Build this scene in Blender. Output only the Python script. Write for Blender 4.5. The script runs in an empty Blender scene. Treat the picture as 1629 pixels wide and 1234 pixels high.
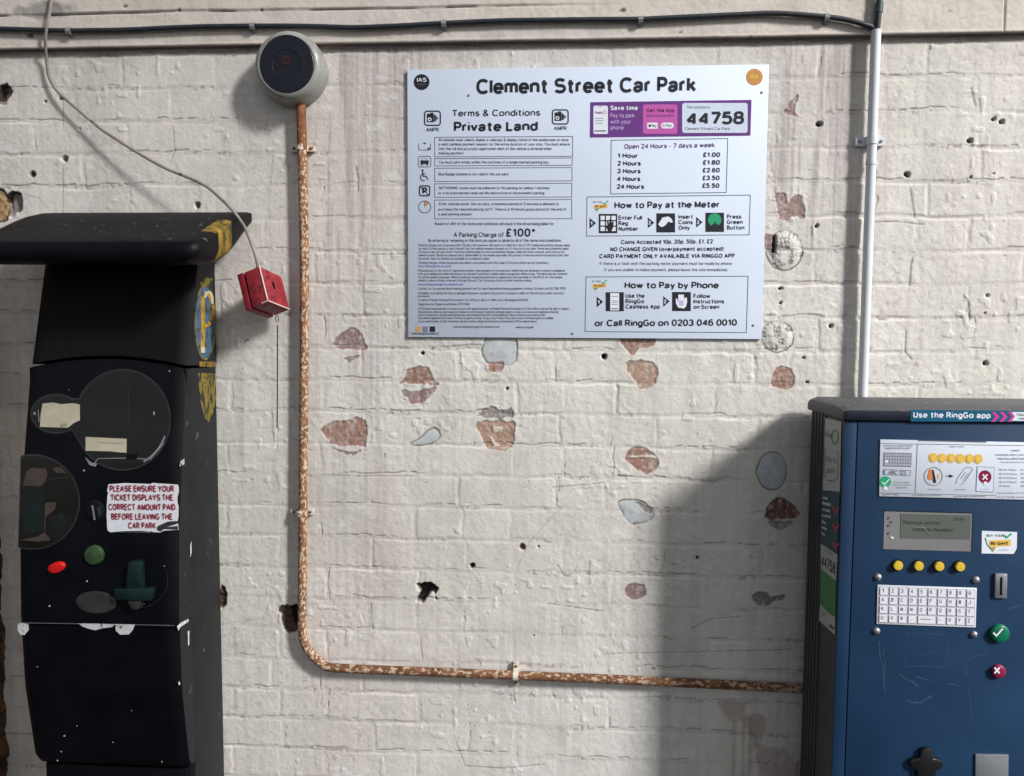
import bpy, bmesh, math, random
import numpy as np
from mathutils import Matrix, Vector
R = math.radians
random.seed(5)
SC = bpy.context.scene
COL = SC.collection

# ------------------------------------------------------------------ camera
Z0 = 2.14                                   # height of the sign's top edge above the ground
F, CX, CY = 1230.0, 814.5, 617.0            # focal length and centre in pixels of the photograph
YAW, PITCH, ROLL = -0.05955, -0.0694, 0.00568
CP = np.array([0.34538, -1.77408, -0.59238 + Z0])
_f = np.array([math.sin(YAW)*math.cos(PITCH), math.cos(YAW)*math.cos(PITCH), math.sin(PITCH)])
_r = np.cross(_f, [0, 0, 1.]); _r /= np.linalg.norm(_r); _u = np.cross(_r, _f)
_r, _u = _r*math.cos(ROLL) + _u*math.sin(ROLL), -_r*math.sin(ROLL) + _u*math.cos(ROLL)
cam = bpy.data.cameras.new('camera'); camo = bpy.data.objects.new('camera', cam); COL.objects.link(camo)
cam.sensor_width = 36; cam.lens = F/1629*36; cam.clip_start = .02; cam.clip_end = 300
camo.matrix_world = Matrix(((_r[0], _u[0], -_f[0], CP[0]), (_r[1], _u[1], -_f[1], CP[1]),
                            (_r[2], _u[2], -_f[2], CP[2]), (0, 0, 0, 1)))
SC.camera = camo

# ------------------------------------------------------------------ light
SUN_DIR = Vector((-1.36, 1.0, -1.06)).normalized()        # the way the light travels
world = bpy.data.worlds.new('World'); SC.world = world; world.use_nodes = True
wn = world.node_tree; bg = wn.nodes['Background']
sky = wn.nodes.new('ShaderNodeTexSky'); sky.sky_type = 'NISHITA'; sky.sun_disc = False
sky.sun_elevation = math.asin(-SUN_DIR.z)
sky.sun_rotation = math.atan2(-SUN_DIR.x, -SUN_DIR.y)
sky.dust_density = 3.0
hs = wn.nodes.new('ShaderNodeHueSaturation'); hs.inputs['Saturation'].default_value = .30     # hazy, nearly grey daylight
wn.links.new(sky.outputs[0], hs.inputs['Color']); wn.links.new(hs.outputs[0], bg.inputs[0]); bg.inputs[1].default_value = .074
sun = bpy.data.lights.new('sun', 'SUN'); sun.energy = 4.0; sun.angle = R(10); sun.color = (1, .985, .965)
suno = bpy.data.objects.new('sun', sun); COL.objects.link(suno)
suno.rotation_euler = SUN_DIR.to_track_quat('-Z', 'Y').to_euler(); suno.location = (3, -3, 5)
SC.view_settings.view_transform = 'Standard'; SC.view_settings.look = 'None'
SC.view_settings.exposure = 0.58; SC.view_settings.gamma = 1.0

# ------------------------------------------------------------------ pixel -> place on a real plane
def ray(x, y): return _f + _r*(x - CX)/F - _u*(y - CY)/F
def U(x, y, d=0.0):                          # on the plane a distance d in front of the wall
    v = ray(x, y); return CP + v*((-d - CP[1])/v[1])
def UX(x, y, X):                             # on the plane x = X
    v = ray(x, y); return CP + v*((X - CP[0])/v[0])

# ------------------------------------------------------------------ materials
def nd(t, kind, **k):
    n = t.nodes.new(kind)
    for a, b in k.items(): setattr(n, a, b)
    return n
def mat(name, col, rough=.6, metal=0.0, var=.0, vscale=20, bump=0.0, bscale=200, spec=.4, col2=None, thr=None, tscale=60, stretch=None, coat=0.0):
    """base colour broken up by noise; col2 shows through where a second noise passes thr"""
    m = bpy.data.materials.new(name); m.use_nodes = True; t = m.node_tree
    p = t.nodes['Principled BSDF']; L = t.links.new
    p.inputs['Base Color'].default_value = (*col, 1); p.inputs['Roughness'].default_value = rough
    p.inputs['Metallic'].default_value = metal; p.inputs['Specular IOR Level'].default_value = spec
    p.inputs['Coat Weight'].default_value = coat
    tc = nd(t, 'ShaderNodeTexCoord'); src = tc.outputs['Object']
    if stretch:
        mp = nd(t, 'ShaderNodeMapping'); mp.inputs['Scale'].default_value = stretch
        L(src, mp.inputs[0]); src = mp.outputs[0]
    out = None
    if var:
        n = nd(t, 'ShaderNodeTexNoise'); n.inputs['Scale'].default_value = vscale; n.inputs['Detail'].default_value = 6
        L(src, n.inputs['Vector'])
        mr = nd(t, 'ShaderNodeMapRange'); mr.inputs[1].default_value = .25; mr.inputs[2].default_value = .75
        mr.inputs[3].default_value = 1 - var; mr.inputs[4].default_value = 1 + var; L(n.outputs[0], mr.inputs[0])
        mx = nd(t, 'ShaderNodeMix', data_type='RGBA', blend_type='MULTIPLY'); mx.inputs[0].default_value = 1
        mx.inputs[6].default_value = (*col, 1); L(mr.outputs[0], mx.inputs[7]); out = mx.outputs[2]
        rr = nd(t, 'ShaderNodeMapRange'); rr.inputs[3].default_value = max(.05, rough - .12); rr.inputs[4].default_value = min(1, rough + .12)
        L(n.outputs[0], rr.inputs[0]); L(rr.outputs[0], p.inputs['Roughness'])
    if col2 is not None:
        n2 = nd(t, 'ShaderNodeTexNoise'); n2.inputs['Scale'].default_value = tscale; n2.inputs['Detail'].default_value = 5
        n2.inputs['Roughness'].default_value = .6; L(src, n2.inputs['Vector'])
        m2 = nd(t, 'ShaderNodeMapRange'); m2.inputs[1].default_value = thr - .025; m2.inputs[2].default_value = thr + .025
        L(n2.outputs[0], m2.inputs[0])
        mx2 = nd(t, 'ShaderNodeMix', data_type='RGBA'); L(m2.outputs[0], mx2.inputs[0])
        if out: L(out, mx2.inputs[6])
        else: mx2.inputs[6].default_value = (*col, 1)
        mx2.inputs[7].default_value = (*col2, 1); out = mx2.outputs[2]
    if out: L(out, p.inputs['Base Color'])
    if bump:
        nb = nd(t, 'ShaderNodeTexNoise'); nb.inputs['Scale'].default_value = bscale; nb.inputs['Detail'].default_value = 4
        L(tc.outputs['Object'], nb.inputs['Vector'])
        b = nd(t, 'ShaderNodeBump'); b.inputs['Strength'].default_value = bump; b.inputs['Distance'].default_value = .001
        L(nb.outputs[0], b.inputs['Height']); L(b.outputs[0], p.inputs['Normal'])
    return m
def attr_mat(name, rough=.75, spec=.3):
    """painted masonry: colour from the wall's own paint layer, fine grain from noise"""
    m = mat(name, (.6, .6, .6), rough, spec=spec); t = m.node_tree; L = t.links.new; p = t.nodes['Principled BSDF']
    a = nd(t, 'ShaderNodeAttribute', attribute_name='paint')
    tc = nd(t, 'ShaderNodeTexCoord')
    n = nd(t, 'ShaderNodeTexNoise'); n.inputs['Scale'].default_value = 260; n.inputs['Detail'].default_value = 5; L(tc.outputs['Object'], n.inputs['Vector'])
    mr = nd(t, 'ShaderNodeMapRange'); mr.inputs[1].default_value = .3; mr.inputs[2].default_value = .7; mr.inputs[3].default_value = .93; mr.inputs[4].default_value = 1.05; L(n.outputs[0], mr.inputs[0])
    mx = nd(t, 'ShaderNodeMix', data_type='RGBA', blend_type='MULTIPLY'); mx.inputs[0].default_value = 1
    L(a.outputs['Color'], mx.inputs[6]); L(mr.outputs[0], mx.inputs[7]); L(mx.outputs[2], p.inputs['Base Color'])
    b = nd(t, 'ShaderNodeBump'); b.inputs['Strength'].default_value = .45; b.inputs['Distance'].default_value = .0012
    L(n.outputs[0], b.inputs['Height']); L(b.outputs[0], p.inputs['Normal'])
    return m

M = {}
M['wall'] = attr_mat('painted_masonry')
M['ground'] = mat('asphalt', (.05, .05, .052), .9, var=.3, vscale=30, bump=.6, bscale=90)
M['block'] = mat('grey_render', (.22, .215, .21), .9, var=.15, vscale=2)
M['pierbrick'] = mat('bare_brown_brick', (.155, .082, .040), .9, var=.5, vscale=25, bump=.8, bscale=150, col2=(.065, .035, .020), thr=.54, tscale=28)
M['sign'] = mat('sign_sheet', (.61, .685, .82), .55, var=.035, vscale=4, spec=.3)
M['ink'] = mat('black_ink', (.012, .013, .022), .45)
M['grey_ink'] = mat('grey_ink', (.10, .105, .14), .5)
M['line_ink'] = mat('line_ink', (.10, .11, .15), .5)
M['blue_ink'] = mat('blue_ink', (.12, .16, .42), .5)
M['purple'] = mat('purple_ink', (.135, .035, .22), .4)
M['purple_text'] = mat('violet_ink', (.13, .05, .20), .4)
M['lilac'] = mat('lilac_ink', (.55, .42, .72), .4)
M['pink'] = mat('pink_ink', (.52, .10, .40), .4)
M['maroon'] = mat('maroon_ink', (.11, .008, .05), .4)
M['white'] = mat('white_ink', (.74, .78, .86), .4)
M['gold'] = mat('gold_ink', (.55, .30, .07), .4)
M['orange'] = mat('orange_ink', (.62, .22, .08), .4)
M['yellow_ink'] = mat('yellow_ink', (.80, .52, .10), .4)
M['green_ink'] = mat('green_ink', (.02, .34, .16), .4)
M['tan_ink'] = mat('tan_ink', (.50, .31, .12), .4)
M['mauve_ink'] = mat('mauve_ink', (.19, .19, .26), .4)
M['red_ink'] = mat('red_ink', (.45, .02, .05), .45)
M['screw'] = mat('dull_screw', (.22, .23, .26), .4, metal=.6)
M['cable'] = mat('black_cable', (.022, .026, .034), .5, var=.25, vscale=40)
M['clip'] = mat('grey_clip', (.20, .20, .21), .6, var=.2)
M['tape'] = mat('green_tape', (.03, .06, .055), .5, var=.3, vscale=90)
M['flex'] = mat('aged_flex', (.26, .235, .21), .6, var=.35, vscale=25, col2=(.09, .08, .07), thr=.64, tscale=30)
M['rust'] = mat('rusty_conduit', (.235, .105, .050), .85, var=.6, vscale=30, bump=.7, bscale=260, col2=(.56, .44, .32), thr=.535, tscale=165, stretch=(1.15, 1.15, .7))
M['rust_bare'] = mat('rusty_conduit_bare', (.20, .080, .036), .85, var=.55, vscale=40, bump=.6, bscale=300, col2=(.55, .40, .25), thr=.63, tscale=90)
M['rust_low'] = mat('rusty_conduit_low', (.175, .075, .036), .85, var=.6, vscale=30, bump=.7, bscale=260, col2=(.46, .35, .25), thr=.545, tscale=115, stretch=(.75, 1.1, 1.1))
M['saddle'] = mat('flaked_saddle', (.66, .60, .52), .7, var=.15, vscale=60, col2=(.22, .09, .03), thr=.56, tscale=70)
M['whitepvc'] = mat('white_conduit', (.62, .65, .69), .4, var=.05, vscale=9, col2=(.45, .45, .44), thr=.72, tscale=14)
M['bell'] = mat('bell_grey', (.27, .275, .255), .36, var=.25, vscale=22, col2=(.13, .085, .06), thr=.66, tscale=40, coat=.3)
M['bellface'] = mat('bell_face', (.0045, .006, .013), .42, var=.2, vscale=15)
M['bellred'] = mat('bell_emblem', (.040, .009, .008), .6, var=.4, vscale=120)
M['redbox'] = mat('red_box', (.29, .024, .034), .55, var=.4, vscale=55, col2=(.15, .012, .018), thr=.58, tscale=45)
M['redlid'] = mat('red_plate', (.20, .010, .020), .5, var=.25, vscale=40)
M['chip'] = mat('chipped_white', (.62, .55, .52), .7, var=.1)
M['hole'] = mat('dark_hollow', (.004, .004, .005), .9, spec=.1)
M['blackpaint'] = mat('meter_black', (.0020, .0023, .0046), .5, var=.4, vscale=14, spec=.16)
M['blackhead'] = mat('meter_head_black', (.0040, .0046, .0056), .62, var=.35, vscale=9, spec=.16)
M['blackside'] = mat('meter_side_black', (.0125, .0135, .0155), .58, var=.35, vscale=16, spec=.25, col2=(.075, .075, .075), thr=.69, tscale=24)
M['hood'] = mat('dusty_hood_top', (.0062, .0062, .0060), .7, var=.6, vscale=14, spec=.2, col2=(.085, .085, .072), thr=.655, tscale=55)
M['hoodblack'] = mat('meter_hood_black', (.0018, .0021, .0042), .5, var=.4, vscale=16, spec=.18, col2=(.05, .05, .05), thr=.735, tscale=60)
M['chipw'] = mat('bare_white_chip', (.60, .61, .63), .7, var=.2, vscale=120, col2=(.12, .12, .13), thr=.6, tscale=160)
M['window'] = mat('meter_window', (.0085, .0080, .0070), .20, var=.4, vscale=14, spec=.38)
M['rim'] = mat('window_rim', (.020, .025, .028), .35, var=.3, vscale=50, spec=.5)
M['silver'] = mat('worn_silver', (.42, .43, .45), .38, metal=.7, var=.2, vscale=60)
M['paper'] = mat('yellowed_paper', (.43, .40, .30), .8, var=.16, vscale=30, col2=(.17, .14, .09), thr=.66, tscale=22)
M['paper_reflect'] = mat('paper_and_reflection', (.050, .037, .031), .8, var=.25, vscale=35)
M['teal'] = mat('teal_plastic', (.005, .017, .017), .35, var=.35, vscale=40)
M['tealdark'] = mat('teal_backing', (.004, .008, .008), .5, var=.3)
M['notice'] = mat('notice_sheet', (.66, .68, .74), .6, var=.06, vscale=40, col2=(.20, .19, .18), thr=.70, tscale=55)
M['noticered'] = mat('notice_lettering', (.30, .012, .035), .6, var=.2, vscale=60)
M['grn'] = mat('dull_green_button', (.032, .070, .028), .5, var=.3, vscale=60)
M['red'] = mat('red_button', (.62, .012, .012), .35)
M['greyoval'] = mat('grey_flap', (.032, .031, .030), .5, var=.25, vscale=60)
M['yelworn'] = mat('worn_yellow', (.27, .165, .018), .75, var=.6, vscale=45, col2=(.055, .047, .018), thr=.53, tscale=90, stretch=(1, 1, .5))
M['yelworn2'] = mat('scratched_yellow', (.20, .15, .02), .7, var=.4, vscale=40, col2=(.030, .029, .020), thr=.51, tscale=75, stretch=(1, 1, .45))
M['decalblue'] = mat('decal_blue', (.06, .12, .20), .65, var=.4, vscale=50, col2=(.05, .055, .035), thr=.56, tscale=60)
M['decalyel'] = mat('decal_yellow', (.46, .27, .025), .65, var=.4, vscale=50, col2=(.10, .09, .05), thr=.56, tscale=70)
M['decalwhite'] = mat('decal_white', (.55, .53, .42), .6, var=.2, vscale=40)
M['navy'] = mat('meter_blue', (.0105, .037, .088), .45, var=.18, vscale=7, spec=.24, col2=(.019, .044, .098), thr=.70, tscale=9, bump=.05, bscale=500)
M['navyframe'] = mat('meter_blue_frame', (.0075, .029, .072), .5, var=.12, vscale=6, spec=.2)
M['captop'] = mat('cap_grey', (.085, .085, .088), .6, var=.2, vscale=14, col2=(.19, .19, .19), thr=.66, tscale=38)
M['capband'] = mat('cap_band', (.011, .015, .03), .45, var=.2)
M['sidegrey'] = mat('meter_side_grey', (.034, .036, .040), .5, var=.15, vscale=8)
M['sidelight'] = mat('meter_corner_grey', (.11, .11, .108), .5, var=.12, vscale=8)
M['tealsticker'] = mat('teal_sticker', (.006, .10, .19), .4, var=.08, vscale=20)
M['chev'] = mat('pink_chevron', (.60, .05, .30), .4)
M['lightsheet'] = mat('instruction_sheet', (.66, .71, .80), .3, var=.03, vscale=8)
M['lcd'] = mat('lcd_green', (.115, .130, .115), .25, var=.08, vscale=12)
M['lcdframe'] = mat('lcd_frame', (.20, .20, .205), .4, var=.06, vscale=10)
M['lcdink'] = mat('lcd_ink', (.055, .07, .055), .4)
M['yellow'] = mat('yellow_button', (.68, .48, .05), .35)
M['blackplastic'] = mat('black_plastic', (.008, .008, .01), .4)
M['keys'] = mat('key_white', (.74, .75, .80), .4)
M['keyplate'] = mat('key_plate', (.42, .43, .50), .4)
M['keyedge'] = mat('key_edge', (.68, .70, .76), .4)
M['green'] = mat('green_button', (.004, .15, .075), .3)
M['crimson'] = mat('red_cancel_button', (.24, .014, .055), .3)
M['steel'] = mat('brushed_steel', (.40, .42, .47), .35, metal=.75, var=.1, vscale=40, stretch=(1, 1, 6))
M['scuff'] = mat('scuff', (.040, .072, .14), .6, var=.35, vscale=60)
M['sidewhite'] = mat('side_sticker_white', (.34, .36, .35), .5, var=.05)
M['sideteal'] = mat('side_sticker_teal', (.022, .055, .075), .5, var=.1)
M['sidegreen'] = mat('side_sticker_green', (.035, .20, .06), .5, var=.1)
M['sidered'] = mat('side_sticker_red', (.35, .03, .05), .5)
M['olive'] = mat('olive_ink', (.13, .17, .08), .5)
M['smallink'] = mat('small_ink', (.16, .17, .20), .5)

# ------------------------------------------------------------------ mesh collector
class MB:
    def __init__(s): s.v = []; s.f = []; s.m = []; s.mats = []
    def mi(s, m):
        if m not in s.mats: s.mats.append(m)
        return s.mats.index(m)
    def face(s, pts, m):
        b = len(s.v); s.v += [tuple(map(float, p)) for p in pts]; s.f.append(tuple(range(b, b+len(pts)))); s.m.append(s.mi(m))
    def grid(s, rows, m, close=False, caps=False):
        n = len(rows[0]); b = len(s.v); k = s.mi(m)
        for r in rows: s.v += [tuple(map(float, p)) for p in r]
        for i in range(len(rows)-1):
            for j in range(n if close else n-1):
                j2 = (j+1) % n
                s.f.append((b+i*n+j, b+i*n+j2, b+(i+1)*n+j2, b+(i+1)*n+j)); s.m.append(k)
        if caps:
            s.f.append(tuple(b+j for j in range(n))[::-1]); s.m.append(k)
            e = b+(len(rows)-1)*n; s.f.append(tuple(e+j for j in range(n))); s.m.append(k)
    def tube(s, pts, r, m, n=12, flat=1.0):
        pts = [Vector(p) for p in pts]; rows = []; up = None
        for i, p in enumerate(pts):
            t = (pts[min(i+1, len(pts)-1)] - pts[max(i-1, 0)]).normalized()
            a = Vector((0, 1, 0)) - t*t.y
            if a.length < .05: a = (up if up is not None else Vector((1, 0, 0)))
            a.normalize(); up = a; b = t.cross(a); rr = r[i] if isinstance(r, (list, tuple)) else r
            rows.append([p + a*math.cos(2*math.pi*k/n)*rr*flat + b*math.sin(2*math.pi*k/n)*rr for k in range(n)])
        s.grid(rows, m, True, True)
    def prism(s, pts, m, back, front_m=None):
        """a plate: outline pts (its front) with the vector back as thickness"""
        pts = [Vector(p) for p in pts]; bk = [p + Vector(back) for p in pts]; n = len(pts)
        s.face(pts, front_m or m); s.face(bk[::-1], m)
        for i in range(n): s.face([pts[i], bk[i], bk[(i+1) % n], pts[(i+1) % n]], m)
    def lathe(s, c, prof, m, axis='y', n=48):
        """prof: (radius, distance towards the viewer); axis y"""
        c = Vector(c); rows = [[c + Vector((r*math.cos(2*math.pi*k/n), -d, r*math.sin(2*math.pi*k/n))) for k in range(n)] for r, d in prof]
        s.grid(rows, m, True, True)
    def build(s, name, parent=None, smooth=35, bevel=0, seg=2):
        me = bpy.data.meshes.new(name); o = bpy.data.objects.new(name, me); COL.objects.link(o)
        off = np.zeros(3)
        q = parent
        while q is not None: off = off + np.array(q.location); q = q.parent
        if parent is None and s.v:
            a = np.array(s.v); off = np.array([(a[:, 0].min()+a[:, 0].max())/2, a[:, 1].max(), a[:, 2].min()]); o.location = off
        me.from_pydata([tuple(np.array(p) - off) for p in s.v], [], s.f)
        for m in s.mats: me.materials.append(M[m] if isinstance(m, str) else m)
        me.polygons.foreach_set('material_index', s.m)
        bm = bmesh.new(); bm.from_mesh(me)
        bmesh.ops.remove_doubles(bm, verts=bm.verts, dist=1e-6)
        bmesh.ops.recalc_face_normals(bm, faces=bm.faces)
        if bevel:
            es = [e for e in bm.edges if len(e.link_faces) == 2 and e.calc_face_angle(0) > .6]
            bmesh.ops.bevel(bm, geom=es, offset=bevel, segments=seg, profile=.5, affect='EDGES', clamp_overlap=True)
        bm.to_mesh(me); bm.free()
        if smooth:
            me.polygons.foreach_set('use_smooth', [True]*len(me.polygons)); me.set_sharp_from_angle(angle=R(smooth))
        if parent is not None: o.parent = parent
        return o
def thing(name, label, cat, loc, group=None):
    o = bpy.data.objects.new(name, None); COL.objects.link(o); o.location = tuple(map(float, loc)); o.empty_display_size = .05
    o['label'] = label; o['category'] = cat
    if group: o['group'] = group
    return o
def tag(o, label, cat): o['label'] = label; o['category'] = cat; return o
def sm(pts, n=6):
    """smooth curve through points"""
    P = [np.array(p, float) for p in pts]; out = []
    for i in range(len(P)-1):
        a, b, c, d = P[max(i-1, 0)], P[i], P[i+1], P[min(i+2, len(P)-1)]
        for k in range(n):
            t = k/n; out.append(.5*((2*b) + (c-a)*t + (2*a-5*b+4*c-d)*t*t + (3*b-a-3*c+d)*t**3))
    return out + [P[-1]]

# ------------------------------------------------------------------ lettering: strokes with a width
X_ = .68
def A(cx, cy, rx, ry, a0, a1): return ('A', cx, cy, rx, ry, a0, a1)
G = {
'A': (.66, [[(0,0),(.33,1),(.66,0)],[(.12,.33),(.54,.33)]]), 'B': (.52, [[(0,0),(0,1),(.26,1),A(.26,.76,.23,.24,90,-90),(0,.52)],[(.2,.52),A(.25,.26,.27,.26,90,-90),(0,0)]]),
'C': (.68, [[A(.37,.5,.37,.5,42,318)]]), 'D': (.58, [[(0,0),(0,1),(.2,1),A(.2,.5,.38,.5,90,-90),(0,0)]]),
'E': (.5, [[(.5,1),(0,1),(0,0),(.52,0)],[(0,.53),(.46,.53)]]), 'F': (.48, [[(.48,1),(0,1),(0,0)],[(0,.52),(.42,.52)]]),
'G': (.66, [[A(.34,.5,.34,.5,48,330),(.66,.46),(.38,.46)]]), 'H': (.58, [[(0,0),(0,1)],[(.58,0),(.58,1)],[(0,.52),(.58,.52)]]),
'I': (0, [[(0,0),(0,1)]]), 'J': (.4, [[(.4,1),(.4,.25),A(.2,.22,.2,.22,0,-170)]]), 'K': (.56, [[(0,0),(0,1)],[(.54,1),(0,.38)],[(.2,.6),(.58,0)]]),
'L': (.46, [[(0,1),(0,0),(.46,0)]]), 'M': (.68, [[(0,0),(0,1),(.34,.06),(.68,1),(.68,0)]]), 'N': (.58, [[(0,0),(0,1),(.58,0),(.58,1)]]),
'O': (.7, [[A(.35,.5,.35,.5,0,360)]]), 'P': (.5, [[(0,0),(0,1),(.24,1),A(.24,.72,.26,.28,90,-90),(0,.44)]]),
'Q': (.7, [[A(.35,.5,.35,.5,0,360)],[(.42,.22),(.68,-.04)]]), 'R': (.56, [[(0,0),(0,1),(.26,1),A(.26,.74,.25,.26,90,-90),(0,.48)],[(.28,.48),(.56,0)]]),
'S': (.60, [[A(.30,.755,.28,.245,22,262),A(.30,.255,.31,.255,82,-160)]]), 'T': (.58, [[(0,1),(.58,1)],[(.29,1),(.29,0)]]),
'U': (.56, [[(0,1),(0,.3),A(.28,.3,.28,.3,180,360),(.56,1)]]), 'V': (.62, [[(0,1),(.31,0),(.62,1)]]), 'W': (.92, [[(0,1),(.22,0),(.46,1),(.7,0),(.92,1)]]),
'X': (.6, [[(0,0),(.6,1)],[(0,1),(.6,0)]]), 'Y': (.6, [[(0,1),(.3,.44),(.6,1)],[(.3,.44),(.3,0)]]), 'Z': (.54, [[(0,1),(.54,1),(0,0),(.56,0)]]),
'a': (.50, [[(.03,.5),A(.24,.5,.21,.18,160,0),(.45,.08),(.49,0)],[(.45,.38),(.24,.34),A(.2,.17,.2,.17,90,290),(.45,.16)]]),
'b': (.48, [[(0,0),(0,1)],[A(.24,.34,.24,.34,0,360)]]), 'c': (.48, [[A(.27,.34,.27,.34,42,318)]]), 'd': (.48, [[(.48,0),(.48,1)],[A(.24,.34,.24,.34,0,360)]]),
'e': (.53, [[(.02,.34),(.53,.34),A(.265,.34,.265,.34,2,318)]]), 'f': (.36, [[(.15,0),(.15,.8),A(.34,.82,.19,.18,180,85)],[(0,X_),(.34,X_)]]),
'g': (.48, [[A(.24,.34,.24,.34,0,360)],[(.48,X_),(.48,-.06),A(.24,-.06,.24,.22,0,-155)]]), 'h': (.44, [[(0,0),(0,1)],[(0,.42),A(.22,.45,.22,.23,180,0),(.44,0)]]),
'i': (0, [[(0,0),(0,X_)],[(0,.93),(0,1.03)]]), 'j': (.1, [[(.1,X_),(.1,-.12),A(-.02,-.12,.12,.14,0,-90)],[(.1,.93),(.1,1.03)]]),
'k': (.44, [[(0,0),(0,1)],[(.42,X_),(0,.26)],[(.15,.4),(.46,0)]]), 'l': (0, [[(0,0),(0,1)]]),
'm': (.74, [[(0,0),(0,X_)],[(0,.44),A(.185,.48,.185,.2,180,0),(.37,0)],[(.37,.44),A(.555,.48,.185,.2,180,0),(.74,0)]]),
'n': (.47, [[(0,0),(0,X_)],[(0,.42),A(.235,.44,.235,.24,180,0),(.47,0)]]), 'o': (.55, [[A(.275,.34,.275,.34,0,360)]]),
'p': (.48, [[(0,-.28),(0,X_)],[A(.24,.34,.24,.34,0,360)]]), 'q': (.48, [[(.48,-.28),(.48,X_)],[A(.24,.34,.24,.34,0,360)]]),
'r': (.26, [[(0,0),(0,X_)],[(0,.4),A(.2,.44,.2,.24,180,75)]]), 's': (.42, [[A(.21,.51,.19,.17,25,270),A(.21,.17,.21,.17,90,-160)]]),
't': (.36, [[(.16,.96),(.16,.17),A(.31,.17,.15,.17,180,280)],[(0,X_),(.36,X_)]]), 'u': (.44, [[(0,X_),(0,.24),A(.22,.23,.22,.23,180,360),(.44,X_)],[(.44,.2),(.44,0)]]),
'v': (.46, [[(0,X_),(.23,0),(.46,X_)]]), 'w': (.7, [[(0,X_),(.18,0),(.35,X_),(.52,0),(.7,X_)]]), 'x': (.44, [[(0,0),(.44,X_)],[(0,X_),(.44,0)]]),
'y': (.46, [[(0,X_),(.24,.02)],[(.46,X_),(.2,-.16),A(.08,-.16,.12,.1,0,-95)]]), 'z': (.4, [[(0,X_),(.4,X_),(0,0),(.42,0)]]),
'0': (.52, [[A(.26,.5,.26,.5,0,360)]]), '1': (.3, [[(.02,.76),(.26,1),(.26,0)]]), '2': (.52, [[A(.26,.73,.25,.27,170,-30),(0,0),(.54,0)]]),
'3': (.52, [[A(.25,.76,.23,.24,160,-90),A(.25,.26,.27,.26,90,-165)]]), '4': (.55, [[(.43,0),(.43,1)],[(.43,.97),(0,.27),(.55,.27)]]),
'5': (.52, [[(.48,1),(.1,1),(.04,.5),A(.24,.32,.27,.32,135,-155)]]), '6': (.52, [[A(.26,.31,.26,.31,0,360)],[(0,.34),A(.3,.5,.3,.5,175,55)]]),
'7': (.52, [[(0,1),(.54,1),(.2,0)]]), '8': (.52, [[A(.26,.77,.22,.23,0,360)],[A(.26,.27,.26,.27,0,360)]]), '9': (.52, [[A(.26,.69,.26,.31,0,360)],[(.52,.66),A(.22,.5,.3,.5,-5,-125)]]),
'£': (.5, [[A(.32,.74,.19,.26,15,180),(.15,.4),(.1,.1),(.02,0),(.52,0)],[(0,.46),(.4,.46)]]), '*': (.3, [[(.15,.62),(.15,1.02)],[(0,.72),(.3,.92)],[(0,.92),(.3,.72)]]),
'&': (.64, [[(.62,0),(.18,.62),A(.26,.8,.16,.2,215,-30),(.12,.42),A(.22,.22,.22,.22,130,300),(.56,.4)]]),
'-': (.26, [[(0,.38),(.26,.38)]]), '.': (0, [[(0,0),(0,.05)]]), ',': (.04, [[(.04,.05),(0,-.14)]]), ':': (0, [[(0,0),(0,.06)],[(0,.55),(0,.61)]]), '/': (.3, [[(0,0),(.3,1)]]),
'(': (.16, [[A(.3,.4,.3,.66,125,235)]]), ')': (.16, [[A(-.14,.4,.3,.66,55,-55)]]), "'": (0, [[(0,.75),(0,1)]]), '[': (.16, [[(.16,1.1),(0,1.1),(0,-.1),(.16,-.1)]]), ']': (.16, [[(0,1.1),(.16,1.1),(.16,-.1),(0,-.1)]]),
}
def stroke_pts(st, seg):
    out = []
    for q in st:
        if q[0] == 'A':
            _, cx, cy, rx, ry, a0, a1 = q; n = max(2, int(abs(a1-a0)/360*seg))
            for k in range(n+1):
                a = R(a0+(a1-a0)*k/n); c_, s_ = math.cos(a), math.sin(a); out.append((cx+rx*math.copysign(abs(c_)**.86, c_), cy+ry*math.copysign(abs(s_)**.86, s_)))
        else: out.append(q)
    r = [out[0]]
    for p in out[1:]:
        if abs(p[0]-r[-1][0])+abs(p[1]-r[-1][1]) > 1e-4: r.append(p)
    return r
def split_sharp(pts, w):
    out = [[pts[0]]]
    for i in range(1, len(pts)):
        out[-1].append(pts[i])
        if i < len(pts)-1:
            ax, ay = pts[i][0]-pts[i-1][0], pts[i][1]-pts[i-1][1]; bx, by = pts[i+1][0]-pts[i][0], pts[i+1][1]-pts[i][1]
            if (ax*bx+ay*by)/(math.hypot(ax, ay)*math.hypot(bx, by)+1e-9) < -.05: out.append([pts[i]])
    return out
def ribbon(pts, w):
    n = len(pts); closed = n > 3 and math.hypot(pts[0][0]-pts[-1][0], pts[0][1]-pts[-1][1]) < 1e-3
    if closed: pts = pts[:-1]; n -= 1
    L, Rr = [], []
    for i in range(n):
        ns = []
        for a, b in (((i-1) % n, i), (i, (i+1) % n)):
            if not closed and ((a > b) or (i == 0 and b == i) or a == b): continue
            dx, dy = pts[b][0]-pts[a][0], pts[b][1]-pts[a][1]; l = math.hypot(dx, dy)
            if l > 1e-9: ns.append((-dy/l, dx/l))
        nx = sum(q[0] for q in ns)/len(ns); ny = sum(q[1] for q in ns)/len(ns); l2 = max(nx*nx+ny*ny, .22)
        nx /= l2; ny /= l2
        L.append((pts[i][0]+nx*w/2, pts[i][1]+ny*w/2)); Rr.append((pts[i][0]-nx*w/2, pts[i][1]-ny*w/2))
    q = [(L[i], Rr[i], Rr[(i+1) % n], L[(i+1) % n]) for i in range(n if closed else n-1)]
    return q
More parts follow.
